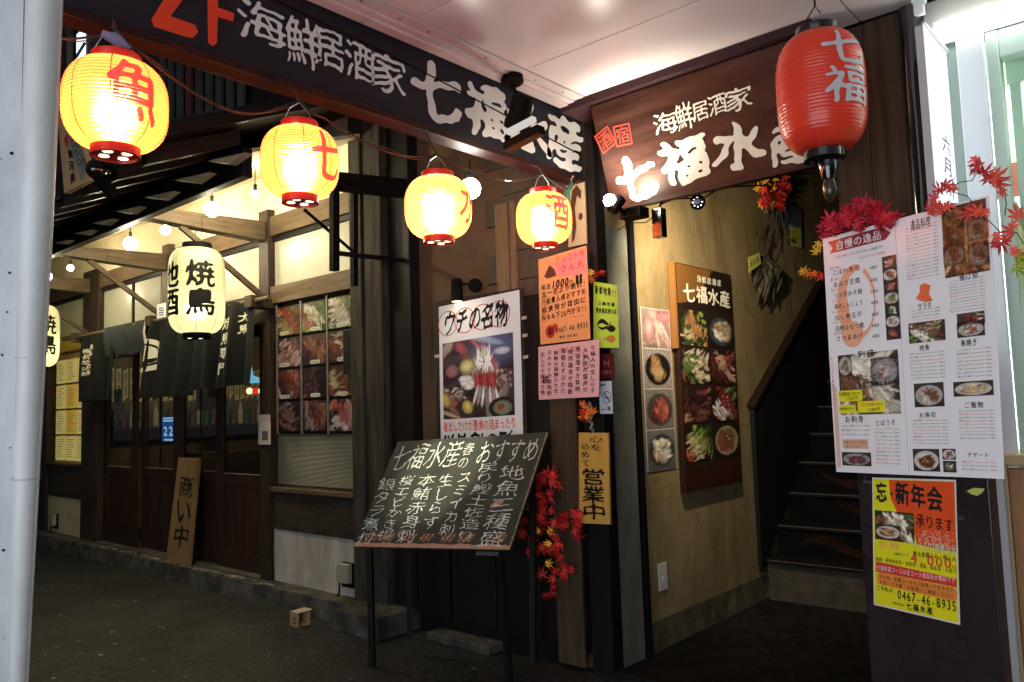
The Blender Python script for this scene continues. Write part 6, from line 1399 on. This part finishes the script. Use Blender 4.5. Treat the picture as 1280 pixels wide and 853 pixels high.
for i in range(7): leaf(g2, P(733+rs.uniform(-9, 9), 514+rs.uniform(-8, 9), 'y', 3.83+rs.uniform(-.03, .01)), .05, 'o' if i % 3 else 'r', 200+i)
g3 = thing('maple_sprig', 'small maple sprig with one yellow leaf above the lime green handbill', 'garland', P(745, 345, 'y', 3.90))
for i, (px, py, cc_) in enumerate(((739, 341, 'y'), (747, 343, 'r'), (752, 341, 'r'), (735, 350, 'o'), (740, 350, 'o'))): leaf(g3, P(px, py, 'y', 3.90), .045, cc_, 220+i)
g4 = thing('maple_bunch', 'small red and yellow maple bunch on the plaster wall just under the brown sign', 'garland', P(968, 245, 'x', WXp+.1))
for i in range(26): leaf(g4, P(968+rs.uniform(-20, 20), 238+rs.uniform(-18, 20), 'x', WXp+.10+rs.uniform(-.05, .06)), .075, 'r' if i % 5 else 'y', 240+i)
g5 = thing('maple_bunch', 'dense crimson maple bunch on the top left corner of the menu', 'garland', pm(1070, 300, .04))
LEAFC = mat('crimson maple leaf', (.52, .006, .03), .5, (.66, .02, .05), 9, vary=.45); LM['c'] = [leaf_mesh(60+i, LEAFC) for i in range(3)]
for i in range(90):
    u = rs.rand(); px = 1030+u*84+rs.uniform(-6, 6); py = 290-26*math.sin(u*3.0)*rs.uniform(.1, 1.25)-12*u+rs.uniform(-4, 6); leaf(g5, pm(px, py, .03+rs.uniform(-.06, .05)), rs.uniform(.04, .06), 'c', 300+i)
for i, (px, py, cc_) in enumerate(((1024, 306, 'y'), (1021, 314, 'y'), (1030, 298, 'r'), (1009, 342, 'o'), (1018, 343, 'o'), (1026, 345, 'r'), (1003, 340, 'y'))): leaf(g5, pm(px, py, .0), .042, cc_, 400+i)
g6 = thing('maple_branch', 'sparse red maple branch with thin stems over the top right corner of the menu', 'garland', pm(1200, 260, .05))
RP = mat('bright red maple leaf', (.80, .06, .07), .5, (.85, .12, .09), 9, vary=.35); LM['p'] = [leaf_mesh(80+i, RP) for i in range(3)]
for i, (px, py, s_) in enumerate(((1182, 232, .05), (1174, 238, .045), (1190, 236, .045), (1168, 248, .04), (1163, 262, .045), (1176, 262, .045), (1170, 257, .04), (1184, 258, .04), (1222, 208, .055), (1230, 215, .05), (1219, 200, .04), (1245, 222, .055), (1248, 228, .05), (1236, 222, .05), (1252, 240, .04), (1210, 268, .045), (1222, 265, .045), (1232, 266, .035), (1246, 296, .045), (1250, 305, .04), (1243, 306, .035), (1262, 290, .045), (1266, 282, .035), (1258, 300, .035), (1267, 314, .035), (1272, 268, .04))):
    leaf(g6, pm(px, py, .05+rs.uniform(-.03, .03)), s_*1.0, 'p', 430+i)
for pl_ in (((1186, 236), (1200, 228), (1215, 226), (1222, 215)), ((1190, 240), (1210, 246), (1216, 255)), ((1255, 238), (1258, 255), (1256, 270)), ((1235, 275), (1250, 290), (1262, 288)), ((1262, 288), (1272, 292), (1279, 305))): branch(g6, [pm(x, y, .05) for x, y in pl_], .0018)
for i, (px, py) in enumerate(((1274, 320), (1278, 330), (1272, 336))): leaf(g6, pm(px, py, .02), .045, 'g', 470+i)

# glowing shop front added behind the viewer to fill the arcade with light
op_ = thing('fill_shop_front', 'glowing shop front added behind the viewer as fill light for the arcade', 'building', (0, -3.1, 0))
part('wall', G().box(-2.6, 3.1, -3.2, -3.05, 2.85, 3.40), WHITEL, op_); part('wall', G().box(-2.6, 3.1, -3.2, -3.05, 0, .5), WHITEL, op_)
part('shop_back', G().box(-2.6, 3.1, -4.2, -4.1, 0, 3.2), mat('shop ceiling', (0,)*3), op_)
for i in range(3):
    part('fill_window', G().box(-2.6+i*1.9, -.8+i*1.9, -3.10, -3.09, .5, 2.85), emis('fill light window', (.86, .92, 1), 4.2), op_)
    part('mullion', G().box(-.8+i*1.9, -.70+i*1.9, -3.2, -3.05, .5, 2.85), BLACKM, op_)
